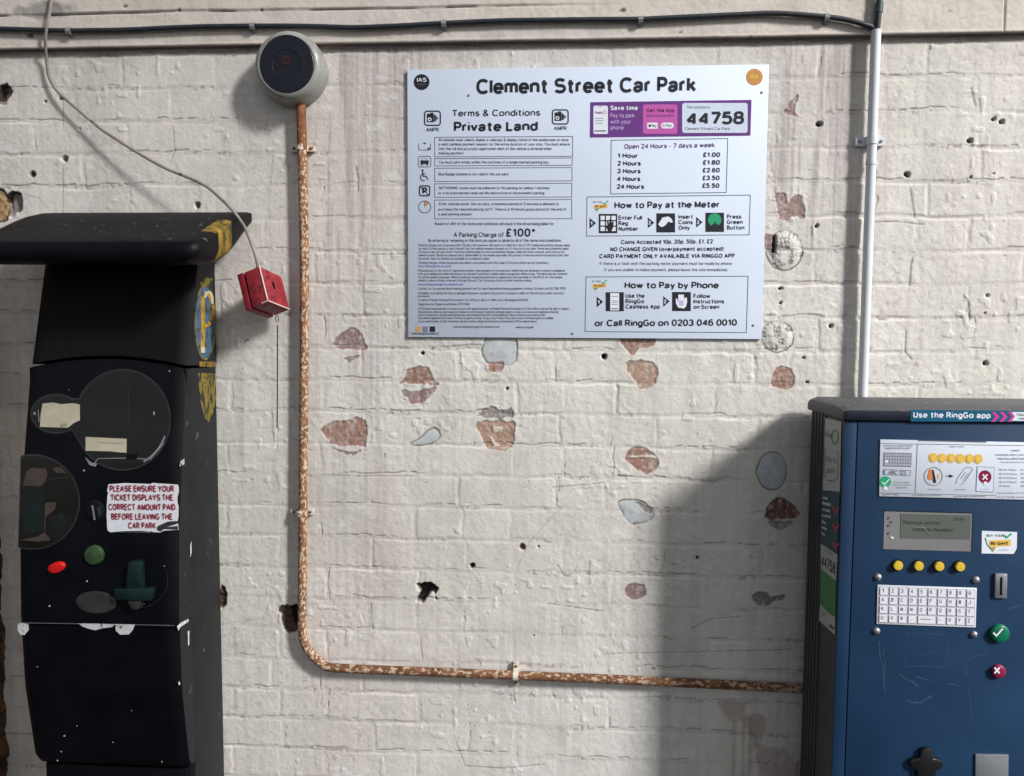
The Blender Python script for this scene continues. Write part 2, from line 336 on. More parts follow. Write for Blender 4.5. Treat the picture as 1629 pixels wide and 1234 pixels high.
class Plane:
    """a flat face: P(px,py) places a photo pixel on it, off() lifts a little"""
    def __init__(s, proj, ex, ey, nrm): s.P = proj; s.ex = np.array(ex, float); s.ey = np.array(ey, float); s.n = np.array(nrm, float)
def text(mb, pl, body, xl, xr, y, cap, m, w=.13, seg=16, lift=.0004, y2=None, gap=.09):
    """lettering from pixel xl to xr on baseline y (y2 at the right end), capitals cap pixels high"""
    a = pl.P(xl, y); b = pl.P(xr, y if y2 is None else y2); top = pl.P(xl, y-cap)
    h = abs((top-a) @ pl.ey); W = abs((b-a) @ pl.ex); slope = ((b-a) @ pl.ey)/max(W, 1e-6)
    x = 0; qs = []
    for ch in body:
        if ch == ' ': x += .36; continue
        if ch not in G: continue
        gw, sts = G[ch]
        for k, st in enumerate(sts):
            pts = [(x+w/2+px*(1.0), w/2+py*(1-w)) for px, py in stroke_pts(st, seg)]
            for kk, pp in enumerate(split_sharp(pts, w)):
                for q in ribbon(pp, w): qs.append((q, k+kk*3))
        x += gw+w+gap
    x -= gap; sx = W/max(x, .01)
    for q, k in qs:
        mb.face([a + pl.ex*(px*sx) + pl.ey*(py*h + px*sx*slope) + pl.n*(lift+k*.00002) for px, py in q], m)
def clipy(pts, y, keep_above):
    out = []
    for i in range(len(pts)):
        a, b = pts[i-1], pts[i]; ia = (a[1] <= y) == keep_above; ib = (b[1] <= y) == keep_above
        if ia != ib:
            t = (y-a[1])/(b[1]-a[1]); out.append((a[0]+(b[0]-a[0])*t, y))
        if ib: out.append(b)
    return out
def poly(mb, pl, pts, m, lift=.0003):
    if getattr(pl, 'bands', 0):
        y0, y1 = min(p[1] for p in pts), max(p[1] for p in pts); st = pl.bands; k = math.floor(y0/st)
        while k*st < y1:
            q = clipy(clipy(list(pts), (k+1)*st, True), k*st, False); k += 1
            q = [q[i] for i in range(len(q)) if abs(q[i][0]-q[i-1][0])+abs(q[i][1]-q[i-1][1]) > 1e-3]
            if len(q) > 2: mb.face([pl.P(*p) + pl.n*lift for p in q], m)
        return
    mb.face([pl.P(*p) + pl.n*lift for p in pts], m)
def rect(x0, y0, x1, y1): return [(x0, y0), (x1, y0), (x1, y1), (x0, y1)]
def ell(cx, cy, rx, ry, n=40, a0=0, a1=360): return [(cx+rx*math.cos(R(a0+(a1-a0)*k/n)), cy+ry*math.sin(R(a0+(a1-a0)*k/n))) for k in range(n if a1-a0 == 360 else n+1)]
def rrect(x0, y0, x1, y1, r, n=5):
    o = []
    for cx, cy, a in ((x1-r, y0+r, -90), (x1-r, y1-r, 0), (x0+r, y1-r, 90), (x0+r, y0+r, 180)):
        o += [(cx+r*math.cos(R(a+90*k/n)), cy+r*math.sin(R(a+90*k/n))) for k in range(n+1)]
    return o
def line(mb, pl, pts, wpx, m, lift=.0003, closed=False):
    pts = list(pts) + ([pts[0]] if closed else [])
    for q in ribbon(pts, wpx): mb.face([pl.P(*p)+pl.n*lift for p in q], m)

# ------------------------------------------------------------------ noise for the masonry
_rng = np.random.RandomState(11); _T = _rng.rand(512, 512).astype(np.float32)
def vn(x, z, sx, sz=None, s=0):
    sz = sz or sx; a = x/sx + s*17.31 + 100; b = z/sz + s*9.77 + 100
    i = np.floor(a).astype(int); j = np.floor(b).astype(int); fx = a-i; fz = b-j
    fx = fx*fx*(3-2*fx); fz = fz*fz*(3-2*fz); i %= 512; j %= 512; i2 = (i+1) % 512; j2 = (j+1) % 512
    return (_T[i, j]*(1-fx)+_T[i2, j]*fx)*(1-fz)+(_T[i, j2]*(1-fx)+_T[i2, j2]*fx)*fz
def fbm(x, z, sx, sz=None, s=0, o=3):
    sz = sz or sx; t = 0; a = .5; n = 0
    for k in range(o): t = t + a*vn(x, z, sx/2**k, sz/2**k, s+k*3); n += a; a *= .5
    return t/n
def ss(a, b, x): t = np.clip((x-a)/(b-a), 0, 1); return t*t*(3-2*t)
def mixc(C, m, col): C[...] = C*(1-m[..., None]) + np.array(col, np.float32)*m[..., None]
def sdf(x, z, P):
    """distance to a closed outline, negative inside"""
    d = np.full(x.shape, 1e9, np.float32); ins = np.zeros(x.shape, bool); n = len(P)
    for i in range(n):
        ax, az = P[i]; bx, bz = P[(i+1) % n]; ex, ez = bx-ax, bz-az
        t = np.clip(((x-ax)*ex+(z-az)*ez)/(ex*ex+ez*ez+1e-12), 0, 1)
        d = np.minimum(d, np.hypot(x-ax-t*ex, z-az-t*ez))
        if abs(ez) > 1e-12:
            c = ((az > z) != (bz > z)) & (x < ex*(z-az)/ez+ax); ins ^= c
    return np.where(ins, -d, d)
def axis(lo, hi, st, olo, ohi):
    a = list(np.arange(lo, hi, st)); s = st
    while a[-1] < ohi: s *= 1.2; a.append(min(a[-1]+min(s, .007), ohi))
    s = st; b = [a[0]]
    while b[-1] > olo: s *= 1.2; b.append(max(b[-1]-min(s, .007), olo))
    return np.array(b[::-1][:-1] + a)
def grid_obj(name, V, nx, nz, Cc, m, tail=None):
    """sheet of nx*nz points (row major over z) plus the closing box behind it, colours per point"""
    idx = np.arange(nx*nz).reshape(nz, nx)
    q = np.stack([idx[:-1, :-1], idx[:-1, 1:], idx[1:, 1:], idx[1:, :-1]], -1).reshape(-1, 4)
    bx = V.reshape(nz, nx, 3); lo = bx[0, 0]; hi = bx[-1, -1]; B = len(V)
    yb = .22
    extra = np.array([(lo[0], yb, lo[2]), (hi[0], yb, lo[2]), (hi[0], yb, hi[2]), (lo[0], yb, hi[2])], np.float32)
    c = [idx[0, 0], idx[0, -1], idx[-1, -1], idx[-1, 0]]
    ext = [(B, B+3, B+2, B+1)] + [(c[i], B+i, B+(i+1) % 4, c[(i+1) % 4]) for i in range(4)]
    q = np.concatenate([q, np.array(ext)]); V = np.concatenate([V, extra]); Cc = np.concatenate([Cc, np.tile(Cc[:1], (4, 1))])
    me = bpy.data.meshes.new(name); me.vertices.add(len(V)); me.vertices.foreach_set('co', V.astype(np.float32).ravel())
    me.loops.add(q.size); me.loops.foreach_set('vertex_index', q.ravel().astype(np.int32))
    me.polygons.add(len(q)); me.polygons.foreach_set('loop_start', np.arange(0, q.size, 4, dtype=np.int32)); me.polygons.foreach_set('loop_total', np.full(len(q), 4, np.int32))
    sm_ = np.ones(len(q), bool); sm_[-5:] = False; me.polygons.foreach_set('use_smooth', sm_)
    me.update(calc_edges=True); me.validate()
    ca = me.color_attributes.new('paint', 'FLOAT_COLOR', 'POINT')
    ca.data.foreach_set('color', np.concatenate([Cc, np.ones((len(Cc), 1))], 1).astype(np.float32).ravel())
    me.materials.append(m); o = bpy.data.objects.new(name, me); COL.objects.link(o); return o

# ------------------------------------------------------------------ the painted brick wall
STEP = .0019
ZB = Z0 + .0566                             # underside of the concrete beam
def wall():
    xs = axis(-1.09, 1.47, STEP, -2.8, 3.2); zs = axis(Z0-1.72, ZB+.004, STEP, 0.0, ZB+.02)
    x, z = np.meshgrid(xs, zs); x = x.astype(np.float32); z = z.astype(np.float32); zr = z - Z0
    # courses and joints, wandering a little
    wx = (fbm(x, z, .09, s=1)-.5)*.012 + (vn(x, z, .02, s=4)-.5)*.004
    wz = (fbm(x, z, .16, s=2)-.5)*.012 + (vn(x, z, .025, s=5)-.5)*.0045
    CH, BL = .0745, .2255
    zc = (zr + wz + .0305)/CH; row = np.floor(zc).astype(int); fz = (zc-row)*CH
    ph = np.where(row % 2 == 0, 0.0, BL/2) + (_T[(row*7) % 512, 3]-.5)*.03
    xc = (x + wx - .0135 + ph)/BL; col = np.floor(xc).astype(int); fx = (xc-col)*BL
    # some bricks are a pair of headers
    hd = _T[(row*13+5) % 512, (col*7+11) % 512] > .80
    fx2 = np.where(hd, np.mod(fx, BL/2), fx); bw = np.where(hd, BL/2, BL)
    ev = np.minimum(fx2, bw-fx2); eh = np.minimum(fz, CH-fz)
    hb = _T[(row*31+col*3) % 512, (col*17+row) % 512]; hb2 = _T[(row*11+col*29) % 512, (col*5+row*3) % 512]
    jv = .35 + 1.3*vn(x, z, .35, s=7)*vn(x, z, .07, .07, s=8)*1.6
    wj = .0048+.0045*vn(x, z, .06, s=11); gh = 1-ss(.0018, wj, eh); gv = 1-ss(.0018, wj, ev)
    g = np.maximum(gh*(.55+.9*vn(x, z, .12, s=9)), gv*(.25+1.1*vn(x, z, .10, s=10)))
    H = -.00085*g*jv
    H += (hb-.5)*.0007*(1-g) + (fx/BL-.5)*(hb2-.5)*.0014*(1-g) + (fz/CH-.5)*(hb-.45)*.0009*(1-g)
    H += (fbm(x, z, .055, s=20)-.5)*.0010 + (fbm(x, z, .011, s=22)-.5)*.0011*(.4+1.1*vn(x, z, .12, s=23)) + (vn(x, z, .0045, s=25)-.5)*.00045
    # paint blobs and runs
    bl = ss(.76, .86, vn(x, z, .016, s=30))*ss(.5, .7, vn(x, z, .12, s=31)); H += bl*.0012
    ridge = np.abs(vn(x, z, .035, .022, s=33)-.5); rg = ss(.035, .0, ridge)*ss(.62, .80, vn(x, z, .06, s=34)); rg *= .4; H -= rg*.0008
    # ---- colour
    C = np.zeros(x.shape+(3,), np.float32); C[...] = (.672, .648, .600)
    lf = fbm(x, z, .5, s=40); mixc(C, ss(.45, .75, lf)*.6, (.68, .678, .65))
    pk = ss(.42, .70, fbm(x, z, .22, .5, s=42))*(1-.65*ss(.35, 1.15, x)); mixc(C, pk*.5, (.640, .582, .552))
    gn = ss(.55, .78, fbm(x, z, .14, .2, s=44)); mixc(C, gn*.40, (.60, .60, .52))
    C *= (1 + (hb[..., None]-.5)*.05 + (fbm(x, z, .02, s=46)[..., None]-.5)*.10)
    # washed down dirt in runs under the beam and beside the sign
    def zone(px0, px1, py1, s):
        a = U(px0, 100)[0]; b = U(px1, 100)[0]; zb = U(px0, py1)[2]
        return ss(a-.05, a+.05, x)*(1-ss(b-.06, b+.06, x))*ss(zb-.25, zb+.2, z)
    st = fbm(x + (vn(x, z, .05, s=50)-.5)*.006, z, .013, .55, s=51, o=3)
    dr = zone(500, 680, 330, 0) + zone(1215, 1400, 330, 0)*.9 + .30 + zone(480, 640, 900, 0)*.35
    mixc(C, np.clip(ss(.44, .70, st)*dr*.62, 0, .7), (.42, .375, .37))
    st2 = fbm(x + (vn(x, z, .06, s=150)-.5)*.004, z, .0065, .22, s=151, o=2); mixc(C, np.clip(ss(.58, .76, st2)*np.clip(dr-.25, 0, 1)*.75, 0, .7), (.33, .29, .285))
    mixc(C, np.clip((dr-.3)*.22, 0, .3), (.52, .46, .45))
    gr = ss(.48, .78, fbm(x, z, .24, .16, s=152, o=4)); mixc(C, gr*.34*(1-.5*ss(.5, 1.2, x)), (.45, .425, .40)); fg = ss(.52, .72, fbm(x, z, .045, .06, s=156, o=4)); mixc(C, fg*.18, (.45, .41, .385))
    spat = ss(.70, .80, fbm(x, z, .011, s=153, o=2))*ss(.45, .7, fbm(x, z, .3, s=154)); mixc(C, spat*.35, (.36, .33, .31))
    pale = ss(.66, .80, fbm(x, z, .030, .022, s=155, o=3)); mixc(C, pale*.4, (.74, .735, .72))
    mixc(C, ss(.60, .72, fbm(x, z, .07, .7, s=54))*.22*(dr > .4), (.52, .43, .41))
    mixc(C, ss(ZB-.10, ZB, z)*.30*fbm(x, z, .1, s=56), (.36, .32, .30)); mixc(C, ss(ZB-.017, ZB-.006, z+(vn(x, z, .03, s=57)-.5)*.006)*.6, (.17, .145, .13))  # upper grime, then a dark strip painted to deepen the beam's shadow
    # dirt lodged along the bed joints, broken lines
    ed = np.abs(fz-.0065+(vn(x, z, .02, s=60)-.5)*.004); crk = ss(.0022, .0006, ed)*ss(.47, .62, fbm(x, z, .14, .05, s=61))*ss(.22, .5, vn(x, z, .012, s=62))
    edv = np.abs(fx2-.0055+(vn(x, z, .02, s=63)-.5)*.006); crv = ss(.0020, .0006, edv)*ss(.60, .72, fbm(x, z, .10, s=64))*ss(.3, .6, vn(x, z, .012, s=65))
    cr = np.maximum(crk, crv); H -= cr*.0018; mixc(C, cr*.62, (.17, .145, .13))
    soft = gh*ss(.35, .8, fbm(x, z, .18, s=66)); mixc(C, soft*.34, (.41, .375, .36)); softv = gv*ss(.5, .8, fbm(x, z, .12, s=67)); mixc(C, softv*.28, (.42, .39, .37))
    rub = ss(.62, .74, vn(x, z, .0065, s=68))*gh*ss(.55, .75, vn(x, z, .09, s=69)); mixc(C, rub*.55, (.27, .235, .22)); H -= rub*.0008
    mixc(C, rg*.5, (.40, .36, .34))
    sp = ss(.955, .985, vn(x, z, .0075, s=70))*ss(.35, .6, vn(x, z, .2, s=71)); mixc(C, sp*.75, (.14, .12, .11)); H -= sp*.0008

    # ---- flaked patches; each crop of the photograph has its own scale
    def crop(ox, oy, k): return lambda pts: [(ox+a/k, oy+b/k) for a, b in pts]
    def region(pp, pad=.02):
        W = np.array([U(*p)[[0, 2]] for p in pp])
        i0 = max(np.searchsorted(xs, W[:, 0].min()-pad)-1, 0); i1 = np.searchsorted(xs, W[:, 0].max()+pad)+1
        j0 = max(np.searchsorted(zs, W[:, 1].min()-pad)-1, 0); j1 = np.searchsorted(zs, W[:, 1].max()+pad)+1
        s = (slice(j0, j1), slice(i0, i1)); return s, x[s], z[s], W
    def flake(pp, kind, rag=.004):
        s, X, Z, W = region(pp)
        if X.size == 0: return
        Wp = W
        if len(W) > 5:
            n_ = len(W); Wp = []
            for i in range(n_):
                a_, b_, c_, e_ = W[i-1], W[i], W[(i+1) % n_], W[(i+2) % n_]
                for t_ in (0, .33, .67): Wp.append(.5*(2*b_+(c_-a_)*t_*.6+(-.6*(c_-a_)*2+3*(c_-b_)*2-.6*(e_-b_))*t_*t_+(.6*(c_-a_)+.6*(e_-b_)-4*(c_-b_))*t_**3))
        d = sdf(X, Z, Wp) + (fbm(X, Z, .016, s=80)-.5)*(rag+(.0055 if kind in ('brick', 'mauve', 'dark', 'grey', 'tan') else .0025))*1.4 + (vn(X, Z, .0045, s=81)-.5)*.0022*(kind not in ('filler', 'crackle'))
        m = ss(.0012, -.0012, d); lip = ss(.006, .0, np.abs(d-.002))*(d > 0)
        h = H[s]; c = C[s]
        if kind in ('brick', 'mauve', 'dark', 'grey', 'tan'):
            base = {'brick': (.33, .195, .155), 'mauve': (.30, .205, .190), 'dark': (.175, .075, .068), 'grey': (.26, .23, .215), 'tan': (.40, .265, .195)}[kind]
            t = np.zeros(X.shape+(3,), np.float32); t[...] = base
            mixc(t, ss(.45, .75, fbm(X, Z, .035, .05, s=82))*.5, tuple(v*.72 for v in base))
            mixc(t, ss(.5, .75, fbm(X, Z, .02, s=84))*.55, (base[0]*1.1, base[1]*1.25, base[2]*1.35))
            mixc(t, ss(.60, .74, fbm(X, Z, .008, s=85, o=2))*.6, (.50, .45, .41)); mixc(t, ss(.5, .8, fbm(X, Z, .006, .06, s=185))*.35, (.42, .37, .34))
            t *= (.85+.3*vn(X, Z, .005, s=86))[..., None]
            c[...] = c*(1-m[..., None]) + t*m[..., None]
            h += -m*.0015 + m*(vn(X, Z, .005, s=87)-.5)*.0012 + lip*.0003
            edge = ss(.0022, .0004, np.abs(d+.0004))*vn(X, Z, .012, s=186); mixc(c, edge*.55, (.20, .16, .14))
        elif kind == 'filler':
            t = np.array((.50, .525, .54), np.float32)*(1+(fbm(X, Z, .02, s=88)[..., None]-.5)*.22); mixc(t, ss(.62, .72, fbm(X, Z, .012, s=187))*.35, (.34, .34, .34))
            c[...] = c*(1-m[..., None]) + t*m[..., None]
            cz = W.mean(0); lo = ((X-cz[0])+(Z-cz[1]) < .004)
            h[...] = h*(1-m) + m*(-.0016 + .0022*np.clip(-d/.03, 0, 1))
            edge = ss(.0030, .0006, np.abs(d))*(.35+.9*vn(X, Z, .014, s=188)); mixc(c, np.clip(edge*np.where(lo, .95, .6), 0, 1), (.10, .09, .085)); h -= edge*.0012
        elif kind == 'crackle':
            t = np.zeros(X.shape+(3,), np.float32); t[...] = (.60, .59, .55)
            r = np.random.RandomState(len(pp)); pts = W.mean(0) + (r.rand(85, 2)-.5)*2*np.abs(W-W.mean(0)).max(0)*(r.rand(85, 1)**.4)
            dd = np.sort(np.stack([np.hypot(X-a, Z-b) for a, b in pts]), 0); k = ss(.0012, .0002, (dd[1]-dd[0])*.6+(vn(X, Z, .014, s=89)-.42)*.0028)
            t *= (1+(fbm(X, Z, .02, s=189)-.5)*.25)[..., None]; mixc(t, k*.72, (.16, .15, .14)); c[...] = c*(1-m[..., None]) + t*m[..., None]
            h += m*(.004*ss(0, .02, -d)) - m*k*.0018
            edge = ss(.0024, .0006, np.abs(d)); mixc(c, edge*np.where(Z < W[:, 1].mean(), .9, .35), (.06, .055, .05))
        elif kind == 'hole':
            m = ss(.0015, -.0025, d); mixc(c, m, (.018, .014, .012)); h -= m*.022
        elif kind == 'pit':
            m = ss(.0012, -.0015, d); mixc(c, m, (.075, .048, .040)); h -= m*.007; h += m*(vn(X, Z, .007, s=90)-.5)*.006
        elif kind == 'stain':
            m = ss(.006, -.004, d)*(.65+.35*fbm(X, Z, .02, s=91)); mixc(c, m*.6, (.30, .20, .175))
        elif kind == 'cream':
            mixc(c, m, (.62, .56, .46)); h += m*.0018
        elif kind == 'sand':
            t = np.zeros(X.shape+(3,), np.float32); t[...] = (.40, .27, .14); mixc(t, ss(.5, .75, fbm(X, Z, .015, s=92))*.7, (.20, .12, .06))
            c[...] = c*(1-m[..., None]) + t*m[..., None]; h += m*(-.004+(vn(X, Z, .006, s=93)-.5)*.003)
            edge = ss(.005, .001, np.abs(d)); mixc(c, edge*.85, (.03, .022, .016)); h -= edge*.004
        elif kind == 'earth':
            t = np.zeros(X.shape+(3,), np.float32); t[...] = (.16, .085, .040); mixc(t, ss(.4, .7, fbm(X, Z, .03, s=94)), (.07, .035, .02))
            c[...] = c*(1-m[..., None]) + t*m[..., None]; h += m*(-.010+(vn(X, Z, .012, s=95)-.5)*.008)
            edge = ss(.004, .001, np.abs(d)); mixc(c, edge*.6, (.03, .02, .014))
        elif kind == 'notch':
            t = np.zeros(X.shape+(3,), np.float32); t[...] = (.27, .25, .24); mixc(t, ss(.45, .7, fbm(X, Z, .02, s=96)), (.13, .105, .095))
            c[...] = c*(1-m[..., None]) + t*m[..., None]; h -= m*.014
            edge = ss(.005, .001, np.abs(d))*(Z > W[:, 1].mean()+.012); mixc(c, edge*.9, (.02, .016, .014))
        H[s] = h; C[s] = c
    def blob(px, py, rx, ry, kind, n=14, rag=.0015): flake([(px+rx*math.cos(2*math.pi*k/n), py+ry*math.sin(2*math.pi*k/n)) for k in range(n)], kind, rag)
    a = crop(480, 500, 4.0725)
    flake(a([(200,185),(245,130),(325,85),(370,100),(410,155),(420,210),(405,225),(230,222)]), 'mauve')
    flake(a([(262,285),(310,278),(382,268),(330,295),(312,308)]), 'mauve', .001)
    flake(a([(640,440),(680,360),(720,350),(765,335),(820,345),(850,390),(865,440),(872,455),(650,447)]), 'brick')
    flake(a([(645,500),(665,485),(760,495),(800,490),(865,478),(820,540),(780,575),(740,580),(690,560),(655,525)]), 'mauve')
    flake(a([(125,745),(160,705),(240,690),(300,680),(412,680),(415,840),(400,858),(230,852),(160,800)]), 'brick', .003)
    flake(a([(205,868),(280,890),(385,880),(340,912),(290,910)]), 'mauve', .001)
    flake(a([(705,835),(760,805),(810,760),(855,735),(890,755),(900,790),(870,825),(810,845),(720,848)]), 'filler', .0012)
    flake(a([(1130,665),(1150,635),(1190,600),(1240,607),(1300,618),(1360,605),(1362,665)]), 'grey', .006)
    flake(a([(1130,695),(1375,695),(1387,745),(1380,820),(1330,870),(1260,882),(1200,862),(1150,780)]), 'tan', .002)
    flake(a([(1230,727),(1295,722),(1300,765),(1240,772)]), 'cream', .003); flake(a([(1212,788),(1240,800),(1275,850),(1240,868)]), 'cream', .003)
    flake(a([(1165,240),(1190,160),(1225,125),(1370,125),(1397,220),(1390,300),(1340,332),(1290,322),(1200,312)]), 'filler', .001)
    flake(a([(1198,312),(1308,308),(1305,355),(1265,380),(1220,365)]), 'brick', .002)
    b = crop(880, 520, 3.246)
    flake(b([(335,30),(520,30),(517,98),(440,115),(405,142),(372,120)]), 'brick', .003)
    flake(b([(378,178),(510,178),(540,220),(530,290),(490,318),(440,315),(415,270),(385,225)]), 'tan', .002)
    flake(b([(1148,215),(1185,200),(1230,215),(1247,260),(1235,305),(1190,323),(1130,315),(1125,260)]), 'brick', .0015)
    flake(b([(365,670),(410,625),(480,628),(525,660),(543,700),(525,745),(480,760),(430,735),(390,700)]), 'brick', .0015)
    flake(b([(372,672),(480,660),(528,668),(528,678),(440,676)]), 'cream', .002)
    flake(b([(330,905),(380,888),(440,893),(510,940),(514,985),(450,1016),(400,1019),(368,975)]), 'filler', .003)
    flake(b([(425,900),(505,940),(508,965),(450,932)]), 'grey', .001)
    blob(880+1130/3.246, 520+745/3.246, 24, 30, 'filler', 20, .001)
    flake(b([(1090,980),(1105,920),(1150,878),(1200,885),(1250,920),(1270,965),(1240,990),(1100,992)]), 'dark', .001)
    flake(b([(1105,1003),(1235,1003),(1200,1045),(1130,1035)]), 'grey', .002)
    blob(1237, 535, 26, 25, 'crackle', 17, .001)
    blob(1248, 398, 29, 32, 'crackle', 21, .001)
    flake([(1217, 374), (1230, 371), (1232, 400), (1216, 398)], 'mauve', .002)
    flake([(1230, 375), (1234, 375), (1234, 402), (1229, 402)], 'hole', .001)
    c_ = crop(1200, 0, 3.629)
    flake(c_([(205,575),(250,548),(240,600),(235,650),(272,680),(190,655),(172,640)]), 'mauve', .003)
    flake(c_([(122,1125),(180,1120),(190,1165),(235,1125),(275,1130),(285,1250),(240,1255),(150,1260)]), 'mauve', .004)
    e = crop(940, 840, 3.131)
    blob(940+220/3.131, 840+315/3.131, 17, 13, 'mauve', 16, .001)
    flake(e([(800,345),(830,315),(880,320),(905,345),(962,335),(955,360),(910,362),(880,388),(830,385)]), 'grey', .001)
    flake(e([(640,870),(700,855),(760,870),(770,930),(860,935),(855,1055),(830,1060),(880,1100),(960,1095),(1010,1150),(1060,1190),(1070,1300),(860,1300),(830,1110),(790,1020),(770,955),(690,950),(650,910)]), 'stain', .006)
    for px, w in ((715, 3), (762, 4), (795, 5)): flake(e([(px-w, 950), (px+w, 950), (px+w-6, 1235), (px-w-6, 1235)]), 'stain', .002)
    # holes and pits
    flake([(661,930),(672,926),(690,929),(696,938),(694,953),(688,943),(680,948),(672,958),(661,957),(667,942)], 'hole', .006)
    blob(751, 900, 4, 4, 'hole'); blob(830, 870, 5, 5, 'pit'); blob(856, 869.5, 2.2, 2.2, 'hole'); blob(849, 1011, 1.8, 1.8, 'hole')
    flake([(444,966),(458,962),(476,962),(477,1000),(460,1006),(449,996)], 'pit', .006); flake([(460,964),(477,963),(477,996),(464,992)], 'hole', .004)
    blob(353, 948, 8, 18, 'pit', 14, .004)
    for px, py, r in ((1543,223.5,4),(1443,276,5),(1581,189,3.4),(1593.5,193,4.2),(1545,281,1.8),(1580,275,1.8),(1568,577.5,3.6),(1572,470,1.6),(1567,498,1.6),
                      (1299,359,3),(1242,459,3),(1242,481,2.4),(1284,607.5,2.4),(1322,519,2.4),(1279,569,2.2),(672,562,2.6),(806.6,618,1.8),(1301,197,4),(1306,197,3),(961,567,4),(126,204,2.2),(72,161,2),(1110,887,2.4)): blob(px, py, r, r*.9, 'hole', 10, .001)
    blob(52, 276, 5, 5, 'pit'); blob(314, 326, 5, 5, 'notch'); blob(97, 155, 4, 3, 'pit'); blob(103, 252, 5, 5, 'notch')
    flake([(0,136),(10,134),(20,146),(8,164),(-14,168)], 'notch', .004); flake([(-20,140),(6,142),(2,158),(-20,160)], 'pit', .003)
    # scratches of grime seen in the photograph
    def scratch(p, w, a, col=(.16, .14, .125)):
        s, X, Z, W = region(p, .01); d = np.full(X.shape, 1e9, np.float32)
        for i in range(len(W)-1):
            ex, ez = W[i+1]-W[i]; t = np.clip(((X-W[i][0])*ex+(Z-W[i][1])*ez)/(ex*ex+ez*ez+1e-12), 0, 1); d = np.minimum(d, np.hypot(X-W[i][0]-t*ex, Z-W[i][1]-t*ez))
        d = d + (vn(X, Z, .008, s=97)-.5)*.0016; m = ss(w, w*.3, d)*a; c = C[s]; mixc(c, m, col); C[s] = c; H[s] -= m*.0012
    scratch([(895,806),(870,830),(842,862),(822,902)], .0022, .55, (.40, .38, .36)); scratch([(1452,410),(1449,425),(1447,455)], .003, .7); scratch([(1533,470),(1541,480),(1543,508)], .003, .8)
    scratch([(1441,527),(1440,560),(1451,572)], .0025, .7); scratch([(1390,353),(1425,352),(1470,357)], .002, .7); scratch([(566,265),(570,285),(570,305)], .0025, .8); scratch([(590,404),(646,404)], .002, .7)
    scratch([(512,755),(570,757),(655,757)], .0016, .65); scratch([(872,960),(958,972)], .0018, .7); scratch([(880,775),(960,768)], .0018, .6); scratch([(887,899),(897,915),(905,916)], .003, .6)
    scratch([(430,505),(360,523)], .0018, .3); scratch([(275,200),(278,240),(270,262)], .0016, .5); scratch([(340,1024),(390,990),(410,985)], .003, .35, (.36, .36, .34)); scratch([(100,150),(100,200)], .0014, .45)
    scratch([(100,262),(100,338)], .0016, .5); scratch([(1450,55),(1450,30)], .002, .5); scratch([(1545,140),(1552,168)], .0035, .6); scratch([(1448,300),(1455,345)], .0035, .6); scratch([(441,682),(439,712)], .0022, .8, (.80, .78, .74))
    scratch([(572,968),(580,992)], .004, .5, (.78, .76, .72)); scratch([(725,1180),(740,1218),(800,1222),(865,1216)], .0022, .6); scratch([(1100,1000),(1130,985),(1180,980)], .002, .5); scratch([(960,1040),(1260,1033)], .0018, .5)
    # broken strip at the far left
    rg_ = random.Random(3)
    flake([(-30,304),(4,302),(11,318),(13,335),(10,349),(0,353),(-30,354)], 'sand', .002)
    flake([(13,309),(32,308),(34,333),(24,338),(20,346),(14,344)], 'notch', .003)
    V = np.stack([x, -H, z], -1).reshape(-1, 3)
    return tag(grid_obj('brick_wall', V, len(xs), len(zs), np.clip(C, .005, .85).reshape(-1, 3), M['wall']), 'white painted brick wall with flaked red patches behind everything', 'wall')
wall()

